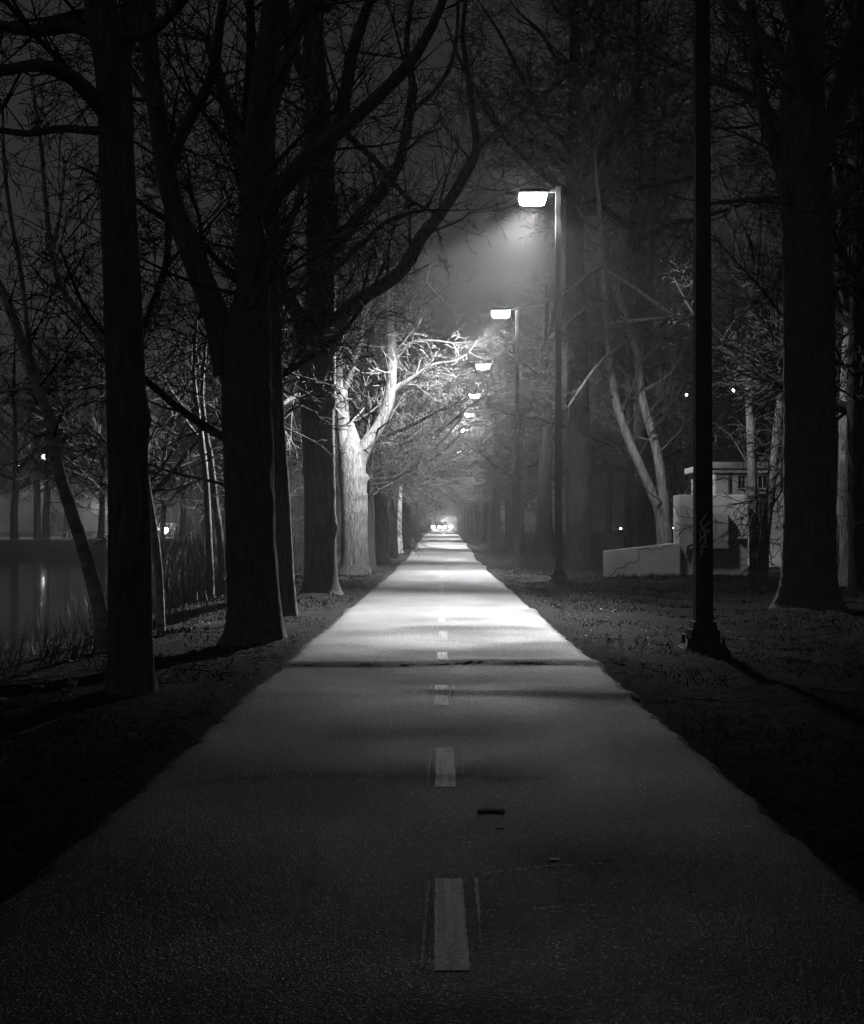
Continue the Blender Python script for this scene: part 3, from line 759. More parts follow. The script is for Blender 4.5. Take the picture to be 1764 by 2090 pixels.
tree('bare_tree', 'pale tree split into two slanting stems behind the cracked concrete wall', basept(42.5, 1356),
     T(42.5, 1356, 18, (1357, 1120, 17), (1358, 1090, 15), (1357, 1060, 9), (1356, 1030, 4)),
     [pp(42.5, (1352, 1104, 11), (1345, 1046, 10.5), (1318, 977, 9.5), (1282, 893, 9), (1257, 816, 8.5), (1244, 720, 7.5), (1236, 620, 7), (1231, 545, 6), (1225, 440, 4), (1215, 300, 3)),
      pp(42.5, (1361, 1104, 11), (1351, 985, 10), (1336, 900, 9.5), (1312, 816, 9), (1302, 725, 9), (1284, 665, 9, .1), (1268, 620, 8, .1), (1240, 545, 7, .2), (1215, 500, 5, .3), (1180, 420, 3, .5)),
      pp(42.5, (1236, 550, 5), (1300, 590, 4, -.5), (1370, 640, 4, -.9), (1430, 680, 3, -1.4), (1500, 720, 2, -1.8)),
      pp(42.5, (1250, 660, 5), (1290, 655, 4, -.6), (1350, 648, 3, -1.2), (1400, 640, 2, -1.8)),
      pp(42.5, (1240, 620, 4), (1200, 625, 3.5, -.5), (1160, 660, 3, -.9), (1120, 690, 2, -1.4)),
      pp(42.5, (1305, 740, 4), (1350, 700, 3.5, .4), (1400, 640, 3, .8), (1440, 560, 2, 1.2)),
      pp(42.5, (1290, 690, 4), (1225, 740, 3, -.9), (1180, 800, 2.5, -1.6), (1160, 830, 2, -2)),
      pp(42.5, (1312, 800, 4), (1370, 760, 3, -.3), (1400, 700, 2.4, -.5), (1410, 640, 2, -.7)),
      pp(42.5, (1235, 540, 4), (1200, 560, 3, -.8), (1150, 600, 2.6, -1.5), (1090, 620, 2, -2.2))],
     mat=M_BARKM, tmat=M_TWIG, seed=91, sides=20, step=.12, rough=.04, flare=(.4, .5), twigs=dict(z0=3.4, spacing=.3, lmin=.8, lmax=2.6, cap=24000, up=.1))
tree('birch_tree', 'slim upright birch at the corner of the concrete block', basept(39.6, 1539),
     T(39.6, 1539, 11, (1538, 1100, 10), (1535, 960, 9.5), (1531, 816, 9), (1531, 700, 8), (1534, 600, 8), (1545, 540, 7.5, .1), (1528, 490, 6, .2), (1508, 450, 5, .3), (1480, 380, 4, .4), (1450, 290, 3, .5)),
     [pp(39.6, (1533, 590, 5), (1515, 530, 4.5, -.2), (1495, 470, 4, -.3), (1480, 440, 3, -.4)),
      pp(39.6, (1546, 540, 5, .1), (1552, 460, 4, .3), (1556, 360, 3, .4)),
      pp(39.6, (1531, 740, 4), (1500, 690, 3, -.4), (1480, 640, 2.5, -.7), (1440, 600, 2, -1)),
      pp(39.6, (1531, 780, 3), (1570, 700, 2.6, .3), (1600, 640, 2, .6)),
      pp(39.6, (1531, 740, 3), (1470, 680, 2.6, .5), (1410, 640, 2, 1))],
     mat=M_BARKM, tmat=M_TWIG, seed=95, sides=14, step=.1, rough=.05, flare=(.3, .4), twigs=dict(z0=2.8, spacing=.4, lmin=.7, lmax=2.0, cap=10000), knots=7)
tree('birch_tree', 'slim birch leaning right in front of the pale building', basept(39.9, 1556),
     T(39.9, 1556, 11, (1560, 1100, 10.5), (1571, 1010, 10), (1584, 900, 9), (1593, 816, 8.5), (1598, 740, 8), (1602, 640, 7), (1610, 500, 6), (1625, 350, 4)),
     [pp(39.9, (1601, 660, 9), (1598, 605, 10, -.2), (1592, 580, 11, -.35), (1578, 570, 11, -.45), (1564, 577, 10, -.5), (1558, 590, 7, -.5))],
     mat=M_BARKM, tmat=M_TWIG, seed=97, sides=16, step=.08, rough=.05, flare=(.3, .4), twigs=dict(z0=6.5, spacing=.5, lmin=.7, lmax=2.0, cap=7000), knots=7)

# ------------------------------------------------------------------ street lamps
POLE_X, POLE_H = 2.87, 9.72
def lamp_parts():
    m = {}
    b = MB()
    b.frustum(.23, .23, -.1, .23, .23, .03); b.frustum(.215, .215, .03, .17, .17, .10); b.frustum(.15, .15, .10, .145, .145, .22); b.frustum(.125, .125, .22, .115, .115, .30)
    m['base'] = b
    bo = MB()
    for sx in (-1, 1):
        for sy in (-1, 1): bo.cyl((sx * .175, sy * .175, .06), (sx * .175, sy * .175, .15), .018, n=8)
    m['bolt'] = bo
    p = MB(); p.frustum(.089, .089, .28, .062, .062, POLE_H); m['pole'] = p
    a = MB(); a.box(-.33, -.058, -.035, .035, POLE_H - .14, POLE_H - .07); m['arm'] = a
    h = MB()
    h.frustum(.33, .30, POLE_H - .22, .36, .33, POLE_H - .19, cx=-.62); h.frustum(.36, .33, POLE_H - .189, .34, .31, POLE_H - .12, cx=-.62); h.frustum(.319, .289, POLE_H - .119, .24, .2, POLE_H - .07, cx=-.62)
    m['housing'] = h
    l = MB(); l.frustum(.29, .26, POLE_H - .385, .335, .305, POLE_H - .222, cx=-.62); m['lens'] = l
    lb = MB(); lb.frustum(.2, .17, POLE_H - .43, .285, .255, POLE_H - .388, cx=-.62); m['diffuser'] = lb
    return m
LP = lamp_parts()
lamp_mesh = {}
for k, mt in (('base', M_POLE), ('bolt', M_POLE), ('pole', M_POLE), ('arm', M_POLE), ('housing', M_POLE), ('lens', E_LAMP), ('diffuser', E_LAMPB)):
    me = bpy.data.meshes.new('lamp_' + k); me.from_pydata(LP[k].v, [], LP[k].f); me.update(); me.materials.append(mt); lamp_mesh[k] = me
me_off2 = lamp_mesh['diffuser'].copy(); me_off2.materials.clear(); me_off2.materials.append(M_GLASS)
me_off = lamp_mesh['lens'].copy(); me_off.materials.clear(); me_off.materials.append(M_GLASS)

def lamp_light():
    """full cut-off street luminaire: most of its light goes out at 45 to 65 degrees from straight down"""
    L = bpy.data.lights.new('luminaire_bulb', 'SPOT')
    L.energy = LAMP_POWER; L.spot_size = math.radians(179); L.spot_blend = .1; L.shadow_soft_size = .28
    L.use_nodes = True
    nt = L.node_tree; nt.nodes.clear()
    o = nt.nodes.new('ShaderNodeOutputLight'); e = nt.nodes.new('ShaderNodeEmission')
    tc = nt.nodes.new('ShaderNodeTexCoord'); sp = nt.nodes.new('ShaderNodeSeparateXYZ')
    ab = nt.nodes.new('ShaderNodeMath'); ab.operation = 'ABSOLUTE'
    rp = nt.nodes.new('ShaderNodeValToRGB'); cr = rp.color_ramp
    pts = [(0.0, .005), (.2, .006), (.29, .013), (.32, .04), (.36, .13), (.39, .24), (.44, .75), (.55, 1.), (.69, .5), (.80, .06), (1.0, .02)]
    while len(cr.elements) < len(pts): cr.elements.new(.5)
    for el, (p_, v) in zip(cr.elements, pts): el.position = p_; el.color = (v, v, v, 1)
    nt.links.new(tc.outputs['Normal'], sp.inputs[0]); nt.links.new(sp.outputs[2], ab.inputs[0]); nt.links.new(ab.outputs[0], rp.inputs[0])
    hs = nt.nodes.new('ShaderNodeMapRange'); hs.inputs['From Min'].default_value = -.08; hs.inputs['From Max'].default_value = .10
    hs.inputs['To Min'].default_value = 1.0; hs.inputs['To Max'].default_value = .15; hs.interpolation_type = 'SMOOTHSTEP'
    mu = nt.nodes.new('ShaderNodeMath'); mu.operation = 'MULTIPLY'      # less light thrown behind the pole than toward the path
    nt.links.new(sp.outputs[0], hs.inputs[0]); nt.links.new(hs.outputs[0], mu.inputs[0]); nt.links.new(rp.outputs[0], mu.inputs[1])
    nt.links.new(mu.outputs[0], e.inputs['Strength']); nt.links.new(e.outputs[0], o.inputs[0])
    return L
LIGHT = lamp_light()

def street_lamp(D, x, label, group, lit=True, z=None, rz=0.0):
    z = gz(x, D) if z is None else z
    root = empty('street_lamp', (x, D, z), rz)
    tag(root, label, 'street lamp', group)
    link('base', lamp_mesh['base'], None, root); link('bolt', lamp_mesh['bolt'], None, root)
    link('pole', lamp_mesh['pole'], None, root)
    link('arm', lamp_mesh['arm'], None, root)
    h = link('housing', lamp_mesh['housing'], None, root)
    link('lens', lamp_mesh['lens'] if lit else me_off, None, h)
    link('diffuser', lamp_mesh['diffuser'] if lit else me_off2, None, h)
    if lit:
        lo = bpy.data.objects.new('bulb', LIGHT); COL.objects.link(lo); lo.parent = root
        lo.location = (-.62, 0, POLE_H - .5)
    return root

lamp1 = street_lamp(14.6, 2.68, 'unlit square lamp post with pale graffiti scribble, nearest the camera', 'lamp posts along the path', lit=False)
labels = ['brightest lit lamp on a tall square post, its glow filling the haze', 'lit lamp on the next post beyond the brightest lamp', 'lit lamp third in line from the brightest lamp']
i = 0; D = 35.0
while D < 250:
    lab = labels[i] if i < len(labels) else 'small far lit lamp in the receding line along the path'
    street_lamp(D, POLE_X - (.12 if i > 1 else 0), lab, 'lamp posts along the path')
    D += 19.1; i += 1

# graffiti scribble on the near post (front face y = -0.086..)
def scribble(strokes):
    m = MB()
    for st, w in strokes:
        P = [Vector(((zx - 665) / 465 * .166 - .083, 0, 0)) + Vector((0, 0, EYE + (HY - (1500 + zy / 8.82) * .6803) / FPX * 14.6 - lamp1.location.z)) for zx, zy in st]
        for a, b in zip(P[:-1], P[1:]):
            d = (b - a).normalized(); n_ = Vector((d.z, 0, -d.x)) * w
            q = []
            for p_, s_ in ((a - d * w * .6, 1), (a - d * w * .6, -1), (b + d * w * .6, -1), (b + d * w * .6, 1)):
                v = p_ + n_ * s_; hw = .089 - (.027) * (v.z - .28) / (POLE_H - .28)
                q.append((v.x, -hw - .003, v.z))
            m.add(q, [(0, 1, 2, 3)])
    return m
el = lambda cx, cy_, a, b, n=12, t0=0, t1=6.283: [(cx + a * math.cos(t0 + (t1 - t0) * k / n), cy_ + b * math.sin(t0 + (t1 - t0) * k / n)) for k in range(n + 1)]
gm = scribble([([(955, 385), (860, 500), (765, 625), (850, 735)], .0065), ([(850, 740), (940, 660), (1040, 590)], .0055), (el(820, 880, 62, 110), .005),
               ([(870, 760), (920, 820), (925, 960), (945, 1150)], .005), ([(740, 1120), (830, 1000), (900, 930)], .005), ([(930, 800), (1020, 800), (1015, 880), (960, 850)], .0045),
               (el(850, 1060, 70, 95, 10, 3.4, 7.5), .0045), ([(780, 1420), (775, 1230), (860, 1190), (960, 1250)], .0045), ([(860, 1200), (840, 1330), (815, 1430), (790, 1360)], .004)])
go = gm.build('graffiti', M_GRAF, lamp1)
go['label'] = 'pale scribbled graffiti tag on the near post'

# ------------------------------------------------------------------ concrete wall, block, building (right)
def rot_box(mb, a, b, th, z0, za, zb):
    """upright slab from a to b (xy), thickness th behind, top za at a and zb at b"""
    a, b = Vector(a), Vector(b); d = (b - a).normalized(); n_ = Vector((-d.y, d.x)) * th
    q = [a, b, b + n_, a + n_]
    v = [(p.x, p.y, z0) for p in q] + [(a.x, a.y, za), (b.x, b.y, zb), (b.x + n_.x, b.y + n_.y, zb), (a.x + n_.x, a.y + n_.y, za)]
    mb.add(v, [(0, 3, 2, 1), (4, 5, 6, 7), (0, 1, 5, 4), (1, 2, 6, 5), (2, 3, 7, 6), (3, 0, 4, 7)])
WA, WB = Vector((4.37, 38.15)), Vector((6.42, 38.3))
wz = gz(4.3, 36.8)
wall = empty('concrete_wall', (0, 0, 0))
tag(wall, 'low cracked concrete wall rising toward the concrete block', 'wall')
m = MB(); rot_box(m, WA, WB, .22, wz - .4, .68, .91); m.build('wall_slab', M_CONCW, wall, bevel=.02)
def on_wall(u, z, off=.003):
    p = WA.lerp(WB, u); d = (WB - WA).normalized(); n_ = Vector((d.y, -d.x)) * off
    return (p.x + n_.x, p.y + n_.y, z)
def crack(pts, w):
    m = MB()
    for (u0, z0), (u1, z1) in zip(pts[:-1], pts[1:]):
        L_ = (WB - WA).length
        dx, dz = (u1 - u0) * L_, z1 - z0; l = math.hypot(dx, dz); nx_, nz_ = -dz / l * w, dx / l * w
        m.add([on_wall(u0 + nx_ / L_, z0 + nz_), on_wall(u0 - nx_ / L_, z0 - nz_), on_wall(u1 - nx_ / L_, z1 - nz_), on_wall(u1 + nx_ / L_, z1 + nz_)], [(0, 1, 2, 3)])
    m.build('crack', M_DARK, wall)
def cu(zx, zy):
    u = (zx - 375) / (795 - 375)
    D = 38.15 + .15 * u
    return (min(.985, max(.012, u)), EYE + (HY - (1200 + zy / 1.776) * .6803) / FPX * D)
crack([cu(*p) for p in ((735, 776), (705, 778), (690, 798), (665, 788), (640, 800), (615, 790), (560, 798), (566, 850), (540, 866), (505, 868), (480, 892), (440, 898), (425, 925), (400, 940), (388, 960))], .009)
def moss(seed):
    rr = random.Random(seed); m = MB()
    u = .12
    while u < .97:
        h = .03 + .10 * rr.random() + .06 * u
        p = on_wall(u, wz - .05, .01); q = on_wall(u + .02, wz - .05, .02); s_ = on_wall(u + rr.uniform(-.01, .03), wz + h, .012)
        m.add([p, q, s_], [(0, 1, 2)]); u += .006 + .006 * rr.random()
    m.build('moss', M_SOIL, wall)
moss(4)

BX0, BX1, BY0, BY1, BZ = 6.42, 8.28, 38.5, 39.45, 2.2
bz0 = gz(7.3, 38.4)
blk = empty('concrete_block', ((BX0 + BX1) / 2, BY0, bz0))
ox, oy, oz = blk.location
tag(blk, 'square pale concrete block with a metal box on its face', 'utility block')
m = MB(); m.box(BX0 - ox, BX1 - ox, 0, BY1 - oy, -.4, BZ - oz); m.build('block', M_CONC, blk, bevel=.015)
cab = MB(); cab.box(6.86 - ox, 7.73 - ox, -.21, .02, .72 - oz, 1.69 - oz); c_ = cab.build('cabinet', M_CONCP, blk, bevel=.008)
d_ = MB(); d_.box(6.89 - ox, 7.70 - ox, -.222, -.212, .75 - oz, 1.66 - oz); d_.build('cabinet_door', M_CONCP, c_, bevel=.003)
h_ = MB(); h_.box(6.94 - ox, 6.97 - ox, -.25, -.224, 1.15 - oz, 1.27 - oz); h_.build('handle', M_POLE, c_)
m = MB(); m.box(8.0 - ox, 8.25 - ox, -.10, -.003, 1.0 - oz, 1.06 - oz); m.build('ledge', M_CONC, blk, bevel=.005)
m = MB(); m.box(6.52 - ox, 6.535 - ox, -.012, -.002, .3 - oz, 1.9 - oz); m.build('conduit', M_CONCP, blk)
m = MB(); m.cyl((6.62 - ox, -.06, .55 - oz), (6.66 - ox, -.06, .82 - oz), .035, n=10); m.cyl((6.66 - ox, -.06, .80 - oz), (6.80 - ox, -.06, .86 - oz), .03, n=10); m.build('pipe_elbow', M_POLE, blk)

# small building behind
bl = empty('small_building', (8.85, 46, gz(9, 46)))
tag(bl, 'small pale flat-roofed building behind the concrete block', 'building')
ox, oy, oz = bl.location
H_ = 3.08
def bb(name, x0, x1, y0, y1, z0, z1, mat, parent=bl, bevel=0):
    mm = MB(); mm.box(x0 - ox, x1 - ox, y0 - oy, y1 - oy, z0 - oz, z1 - oz); return mm.build(name, mat, parent, bevel)
WX = lambda x: (x - HX) / FPX * 46
WZ = lambda y: EYE + (HY - y) / FPX * 46
# front wall built round its openings
wins = [(WX(1506), WX(1523)), (WX(1547), WX(1568)), (WX(1592), WX(1614)), (WX(1640), WX(1662)), (WX(1690), WX(1712))]
zt, zb_ = WZ(971), WZ(996)
right = 15.6
doorx = (WX(1546), WX(1562)); dz1 = WZ(1008)
bb('wall', 8.85, right, 46.0, 46.25, zt, H_ + .15, M_STUCCO)
e0 = 8.85
for a, b in wins:
    bb('wall_pier', e0, a, 46.0, 46.25, zb_, zt - .002, M_STUCCO); e0 = b
bb('wall_pier', e0, right, 46.0, 46.25, zb_, zt - .002, M_STUCCO)
bb('wall_lower', 8.85, doorx[0], 46.0, 46.25, -.4, zb_ - .002, M_STUCCO)
bb('wall_lower', doorx[1], right, 46.0, 46.25, -.4, zb_ - .002, M_STUCCO)
bb('door_lintel', doorx[0] + .002, doorx[1] - .002, 46.01, 46.24, dz1, zb_ - .004, M_STUCCO)
bb('side_wall', 8.85, 9.1, 46.252, 50.5, -.4, H_ + .14, M_STUCCO)
bb('side_wall', right - .25, right, 46.252, 50.5, -.4, H_ + .14, M_STUCCO)
bb('rear_wall', 9.102, right - .252, 50.25, 50.5, -.4, H_ + .14, M_STUCCO)
for a, b in wins:
    w_ = bb('window', a, b, 46.14, 46.16, zb_, zt, M_GLASS)
    fr = MB()
    for q in ((a, a + .03, zb_, zt), (b - .03, b, zb_, zt), ((a + b) / 2 - .012, (a + b) / 2 + .012, zb_, zt)):
        fr.box(q[0] - ox, q[1] - ox, 46.10 - oy, 46.135 - oy, q[2] - oz, q[3] - oz)
    fr.build('frame', M_TRIM, w_)
    bb('sill', a - .04, b + .04, 45.93, 46.0 - .002, zb_ - .05, zb_ - .002, M_TRIM, w_)
dd = bb('door', doorx[0] + .003, doorx[1] - .003, 46.15, 46.2, -.1, dz1 - .003, M_DARK)
bb('door_handle', doorx[0] + .04, doorx[0] + .06, 46.11, 46.148, .95, 1.05, M_TRIM, dd)
m = MB(); m.cyl((9.3 - ox, -.06, -.2), (9.3 - ox, -.06, H_ + .1 - oz), .045, n=10); m.build('downpipe', M_POLE, bl)
bb('door_frame', doorx[0] - .07, doorx[0] - .002, 45.95, 46.0 - .002, -.1, dz1 + .06, M_TRIM); bb('door_frame', doorx[1] + .002, doorx[1] + .07, 45.95, 46.0 - .002, -.1, dz1 + .06, M_TRIM)
bb('plinth', 8.82, doorx[0] - .08, 45.94, 46.0 - .002, -.4, .35, M_CONC)
rf = bb('roof', 8.65, right + .2, 45.75, 50.7, H_ + .152, H_ + .36, M_TRIM, bevel=.02)
bb('cornice', 8.75, right + .1, 45.86, 45.998, H_ + .02, H_ + .15, M_TRIM, rf)
sw = bb('side_window', 8.835, 8.848, 47.0, 47.7, zb_, zt, M_GLASS)

# dark rounded shrub at the frame edge
def shrub(name, label, c, rad, n, mat, seed, group=None, h=None):
    rr = random.Random(seed); g_ = Grow(seed, lev=3, seglen=(.18, .14, .1, .1, .1), wig=(.2, .3, .35, .4, .4), trop=(.04, .02, 0, 0, 0), rmin=.004, kids=(1.2, 1.1, .9, 0), ratio=.6, cap=9000)
    for i in range(n):
        az, t = rr.uniform(0, 6.283), rr.random() ** .5
        d = Vector((math.cos(az) * t, math.sin(az) * t, rr.uniform(.5, 1.2))).normalized()
        g_.branch((math.cos(az) * t * rad * .35, math.sin(az) * t * rad * .35, -.05), d, (h or rad * 1.5) * rr.uniform(.7, 1.1), .012, 0)
    V, Fq = twig_mesh(g_.segs)
    o = link(name, mesh_np(name, V, Fq), mat); o.location = c
    return tag(o, label, 'shrub', group)
shrub('bare_shrub', 'dark dense bare shrub at the frame edge beside the pale building', (9.55, 32.4, gz(9.55, 32.4)), 1.0, 90, M_BARK, 5)

# ------------------------------------------------------------------ lagoon bank: reeds, brush
def reeds(label, x, y, w, n, hgt, lean, mat, seed, group):
    rr = random.Random(seed); segs = []
    for i in range(n):
        a, b = rr.gauss(0, w), rr.gauss(0, w * .7)
        gx, gy = x + a, y + b
        z = max(gz(gx, gy), WATER - .1) - gz(x, y)
        p = Vector((a, b, z)); d = Vector((rr.gauss(lean, .16), rr.gauss(0, .16), 1)).normalized(); L_ = hgt * rr.uniform(.5, 1.15); k = 5
        for j in range(k):
            q = p + d * (L_ / k)
            segs.append((*p, *q, .006 * (1 - j / k * .7), .006 * (1 - (j + 1) / k * .7)))
            d = Vector((d.x + rr.gauss(.05 * lean, .05), d.y + rr.gauss(0, .05), d.z - .02 * j)).normalized(); p = q
            if rr.random() < .25:
                e = (d + Vector((rr.gauss(0, .5), rr.gauss(0, .5), 0))).normalized(); f = p + e * .25
                segs.append((*p, *f, .004, .002))
    V, Fq = twig_mesh(segs)
    o = link('reed_clump', mesh_np('reed_clump', V, Fq), mat); o.location = (x, y, gz(x, y))
    return tag(o, label, 'reeds', group, kind='stuff')
reeds('tall pale reed clump at the water between the two nearest trunks', -5.1, 29.5, .55, 420, 1.7, .1, M_REED, 1, 'reeds on the lagoon bank')
reeds('loose low reeds on the bank just behind the nearest trunk', -4.9, 22.5, .7, 170, .8, .05, M_REED, 2, 'reeds on the lagoon bank')
reeds('dark leaning reeds at the left frame edge over the water', -5.0, 15.2, .6, 26, .9, -.5, M_BARK, 3, 'reeds on the lagoon bank')
reeds('low dark brush at the foot of the leaning birch', -4.3, 15.4, .5, 80, .4, .3, M_BARK, 4, 'reeds on the lagoon bank')
reeds('thin reeds standing in the water beyond the leaning birch', -6.0, 20.5, .8, 36, .8, -.25, M_REED, 6, 'reeds on the lagoon bank')
reeds('reeds along the shore behind the thick forked trunk', -5.6, 36, 1.0, 300, 1.3, .1, M_REED, 7, 'reeds on the lagoon bank')

# ------------------------------------------------------------------ grass, leaves, litter
def scatter(n, x0, x1, y0, y1, ypow, seed):
    rr = np.random.default_rng(seed)
    x = rr.uniform(x0, x1, n); y = y0 + (y1 - y0) * rr.random(n) ** ypow
    return x, y, rr
def leaves():
    parts = []
    for (n, x0, x1, y0, y1, pw, sd) in ((4200, 1.5, 9, 5, 40, 1.2, 1), (3000, -5.5, -1.52, 5, 36, 1.2, 2), (2600, 1.4, 2.1, 4, 45, 1.3, 3), (2600, -2.1, -1.43, 4, 45, 1.3, 4), (90, -1.4, 1.4, 5.5, 40, .8, 6)):
        x, y, rr = scatter(n, x0, x1, y0, y1, pw, sd)
        pat = np.sin(x * 2.1 + y * .6 + 1) * np.sin(y * .9 - x * .7) + .6 * np.sin(x * 5.3 - y * 2.2) * np.sin(y * 2.7)
        keep = (x > shore_x(y) + .6) & ((pat > .15 + .5 * rr.random(n)) | (np.abs(x) < 1.5) | (rr.random(n) < .12)); x, y = x[keep], y[keep]; n = len(x)
        onp = np.abs(x) < 1.45
        z = np.where(onp, path_z(x, y) + .004, ground_z(x, y) + .012)
        s_ = rr.uniform(.008, .03, n) * rr.uniform(.6, 1.3, n) * np.where(onp, .7, 1); az = rr.uniform(0, 6.28, n); tl = rr.normal(0, .16, n) * np.where(onp, .5, 1); tm = rr.normal(0, .16, n) * np.where(onp, .5, 1)
        ax = np.stack([np.cos(az), np.sin(az), tl], -1) * s_[:, None]; bx = np.stack([-np.sin(az), np.cos(az), tm], -1) * (s_ * .55)[:, None]
        c = np.stack([x, y, z], -1) + np.stack([0 * x, 0 * x, np.abs(tl) * s_ + np.abs(tm) * s_ * .55], -1)
        V = np.stack([c - ax, c - bx, c + ax, c + bx], 1).reshape(-1, 3)
        parts.append((V, np.arange(len(V)).reshape(-1, 4)))
    V, Fq = join(parts)
    tag(link('fallen_leaves', mesh_np('fallen_leaves', V, Fq), M_LEAF), 'fallen leaves strewn over the soil beside the path', 'leaves', kind='stuff')
leaves()
def pale_specks():
    x = []; rr = np.random.default_rng(21); c = []
    for cx, cy_, sx, sy, n in ((2.2, 22, .5, 3, 90), (2.6, 17, .7, 3, 70), (-3.2, 11.5, .5, 1.2, 60), (-4.0, 14.5, .6, 1.5, 80), (-3.6, 19, .9, 2.5, 80), (-4.6, 25, .7, 3, 90), (3.5, 27, 1.5, 5, 80), (4.5, 14, 1.5, 3, 40)):
        c.append(np.stack([rr.normal(cx, sx, n), rr.normal(cy_, sy, n)], -1))
    c = np.concatenate(c); c = c[(np.abs(c[:, 0]) > 1.55) & (c[:, 1] > 6)]; n = len(c)
    s_ = rr.uniform(.006, .016, n) * rr.uniform(.5, 1.6, n); az = rr.uniform(0, 6.28, n); tl = rr.normal(0, .35, n)
    ax = np.stack([np.cos(az), np.sin(az), tl], -1) * s_[:, None]; bx = np.stack([-np.sin(az), np.cos(az), 0 * az], -1) * (s_ * .5)[:, None]
    p = np.stack([c[:, 0], c[:, 1], ground_z(c[:, 0], c[:, 1]) + .03], -1)
    V = np.stack([p - ax, p - bx, p + ax, p + bx], 1).reshape(-1, 3)
    tag(link('litter_specks', mesh_np('litter_specks', V, np.arange(len(V)).reshape(-1, 4)), M_PAPER), 'tiny pale leaf fragments glinting on the verge', 'leaf fragments', kind='stuff')
pale_specks()
def dead_twigs():
    rr = random.Random(8); segs = []
    for i in range(420):
        side_ = rr.random() < .5
        y = 5 + 32 * rr.random() ** 1.2; x = rr.uniform(1.55, 7) if side_ else rr.uniform(-4.6, -1.55)
        a = rr.uniform(0, 6.28); L_ = rr.uniform(.08, .5); p = Vector((x, y, gz(x, y) + .015))
        for k in range(3):
            q = p + Vector((math.cos(a), math.sin(a), 0)) * L_ / 3; q.z = gz(q.x, q.y) + rr.uniform(.008, .035)
            segs.append((*p, *q, .006, .004)); a += rr.gauss(0, .4); p = q
    V, Fq = twig_mesh(segs)
    tag(link('fallen_twigs', mesh_np('fallen_twigs', V, Fq), M_TWIG), 'fallen twigs scattered on the soil beside the path', 'twigs', kind='stuff')
dead_twigs()
def grass():
    parts = []
    for (n, x0, x1, y0, y1, pw, sd, hh) in ((42000, 1.55, 10, 5, 46, 1.3, 11, .05), (24000, -5.8, -1.55, 5, 42, 1.3, 12, .05)):
        x, y, rr = scatter(n, x0, x1, y0, y1, pw, sd)
        dens = np.sin(x * 1.3 + 1) * np.sin(y * .7 + .5) + np.sin(x * 3.1 + y * 1.7)
        keep = (x > shore_x(y) + .4) & (dens > -.7 + rr.random(n)); x, y = x[keep], y[keep]; n = len(x)
        z = ground_z(x, y) - .005
        h = hh * rr.uniform(.4, 1.3, n); az = rr.uniform(0, 6.28, n); w = .004 + .0003 * y
        lx, ly = rr.normal(0, .03, n), rr.normal(0, .03, n)
        o = np.stack([np.cos(az) * w, np.sin(az) * w, 0 * w], -1)
        c = np.stack([x, y, z], -1)
        V = np.stack([c - o, c + o, c + np.stack([lx, ly, h], -1)], 1).reshape(-1, 3)
        parts.append((V, np.arange(len(V)).reshape(-1, 3)))
    V, Fq = join(parts)
    tag(link('grass', mesh_np('grass', V, Fq), M_GRASS), 'short patchy winter grass beside the path', 'grass', kind='stuff')
grass()

def scrap(label, x, y, w, l, rz, seed, surf=None, name='paper_scrap', mat=None, cat='litter', up=.02, group=None):
    rr = random.Random(seed)
    n = 4; V = []; Fs = []
    for j in range(n + 1):
        for i in range(n + 1):
            V.append(((i / n - .5) * w, (j / n - .5) * l, rr.uniform(0, up) + up * .6 * abs(i / n - .5)))
    for j in range(n):
        for i in range(n):
            a = j * (n + 1) + i; Fs.append((a, a + 1, a + n + 2, a + n + 1))
    me = bpy.data.meshes.new(name); me.from_pydata(V, [], Fs); me.update()
    o = link(name, me, mat or M_PAPER)
    sdf = o.modifiers.new('thick', 'SOLIDIFY'); sdf.thickness = .003
    z = float(path_z(np.array(x), np.array(y))) if abs(x) < 1.45 else gz(x, y)
    o.location = (x, y, z + .005); o.rotation_euler = (0, 0, rz)
    return tag(o, label, cat, group)
scrap('small pale paper scrap on soil left of the nearest trunk, the more distant from it', -3.15, 11.1, .09, .05, .3, 1)
scrap('crumpled white paper scrap on soil close to the nearest trunk', -2.92, 11.25, .05, .11, .5, 2, up=.05)
scrap('pale scrap lying lowest on the bank at the left frame edge', -3.05, 9.9, .04, .04, .9, 3)
scrap('bright white scrap on the soil right of the lit path', 2.18, 19.3, .16, .06, .1, 4, up=.04)
scrap('dark curled leaf flat on the near asphalt right of the dashes', .21, 6.08, .115, .05, .05, 5, name='curled_leaf', mat=M_DARK, cat='leaf', up=.005)
scrap('tiny pale leaf just in front of the dark curled leaf', .235, 5.75, .03, .02, .2, 6, name='pale_leaf', mat=M_PAPER, cat='leaf', up=.0015)
scrap('pale split leaf near the scraped white line', .41, 5.19, .02, .035, 1.4, 7, name='pale_leaf', mat=M_PAPER, cat='leaf', up=.0015)

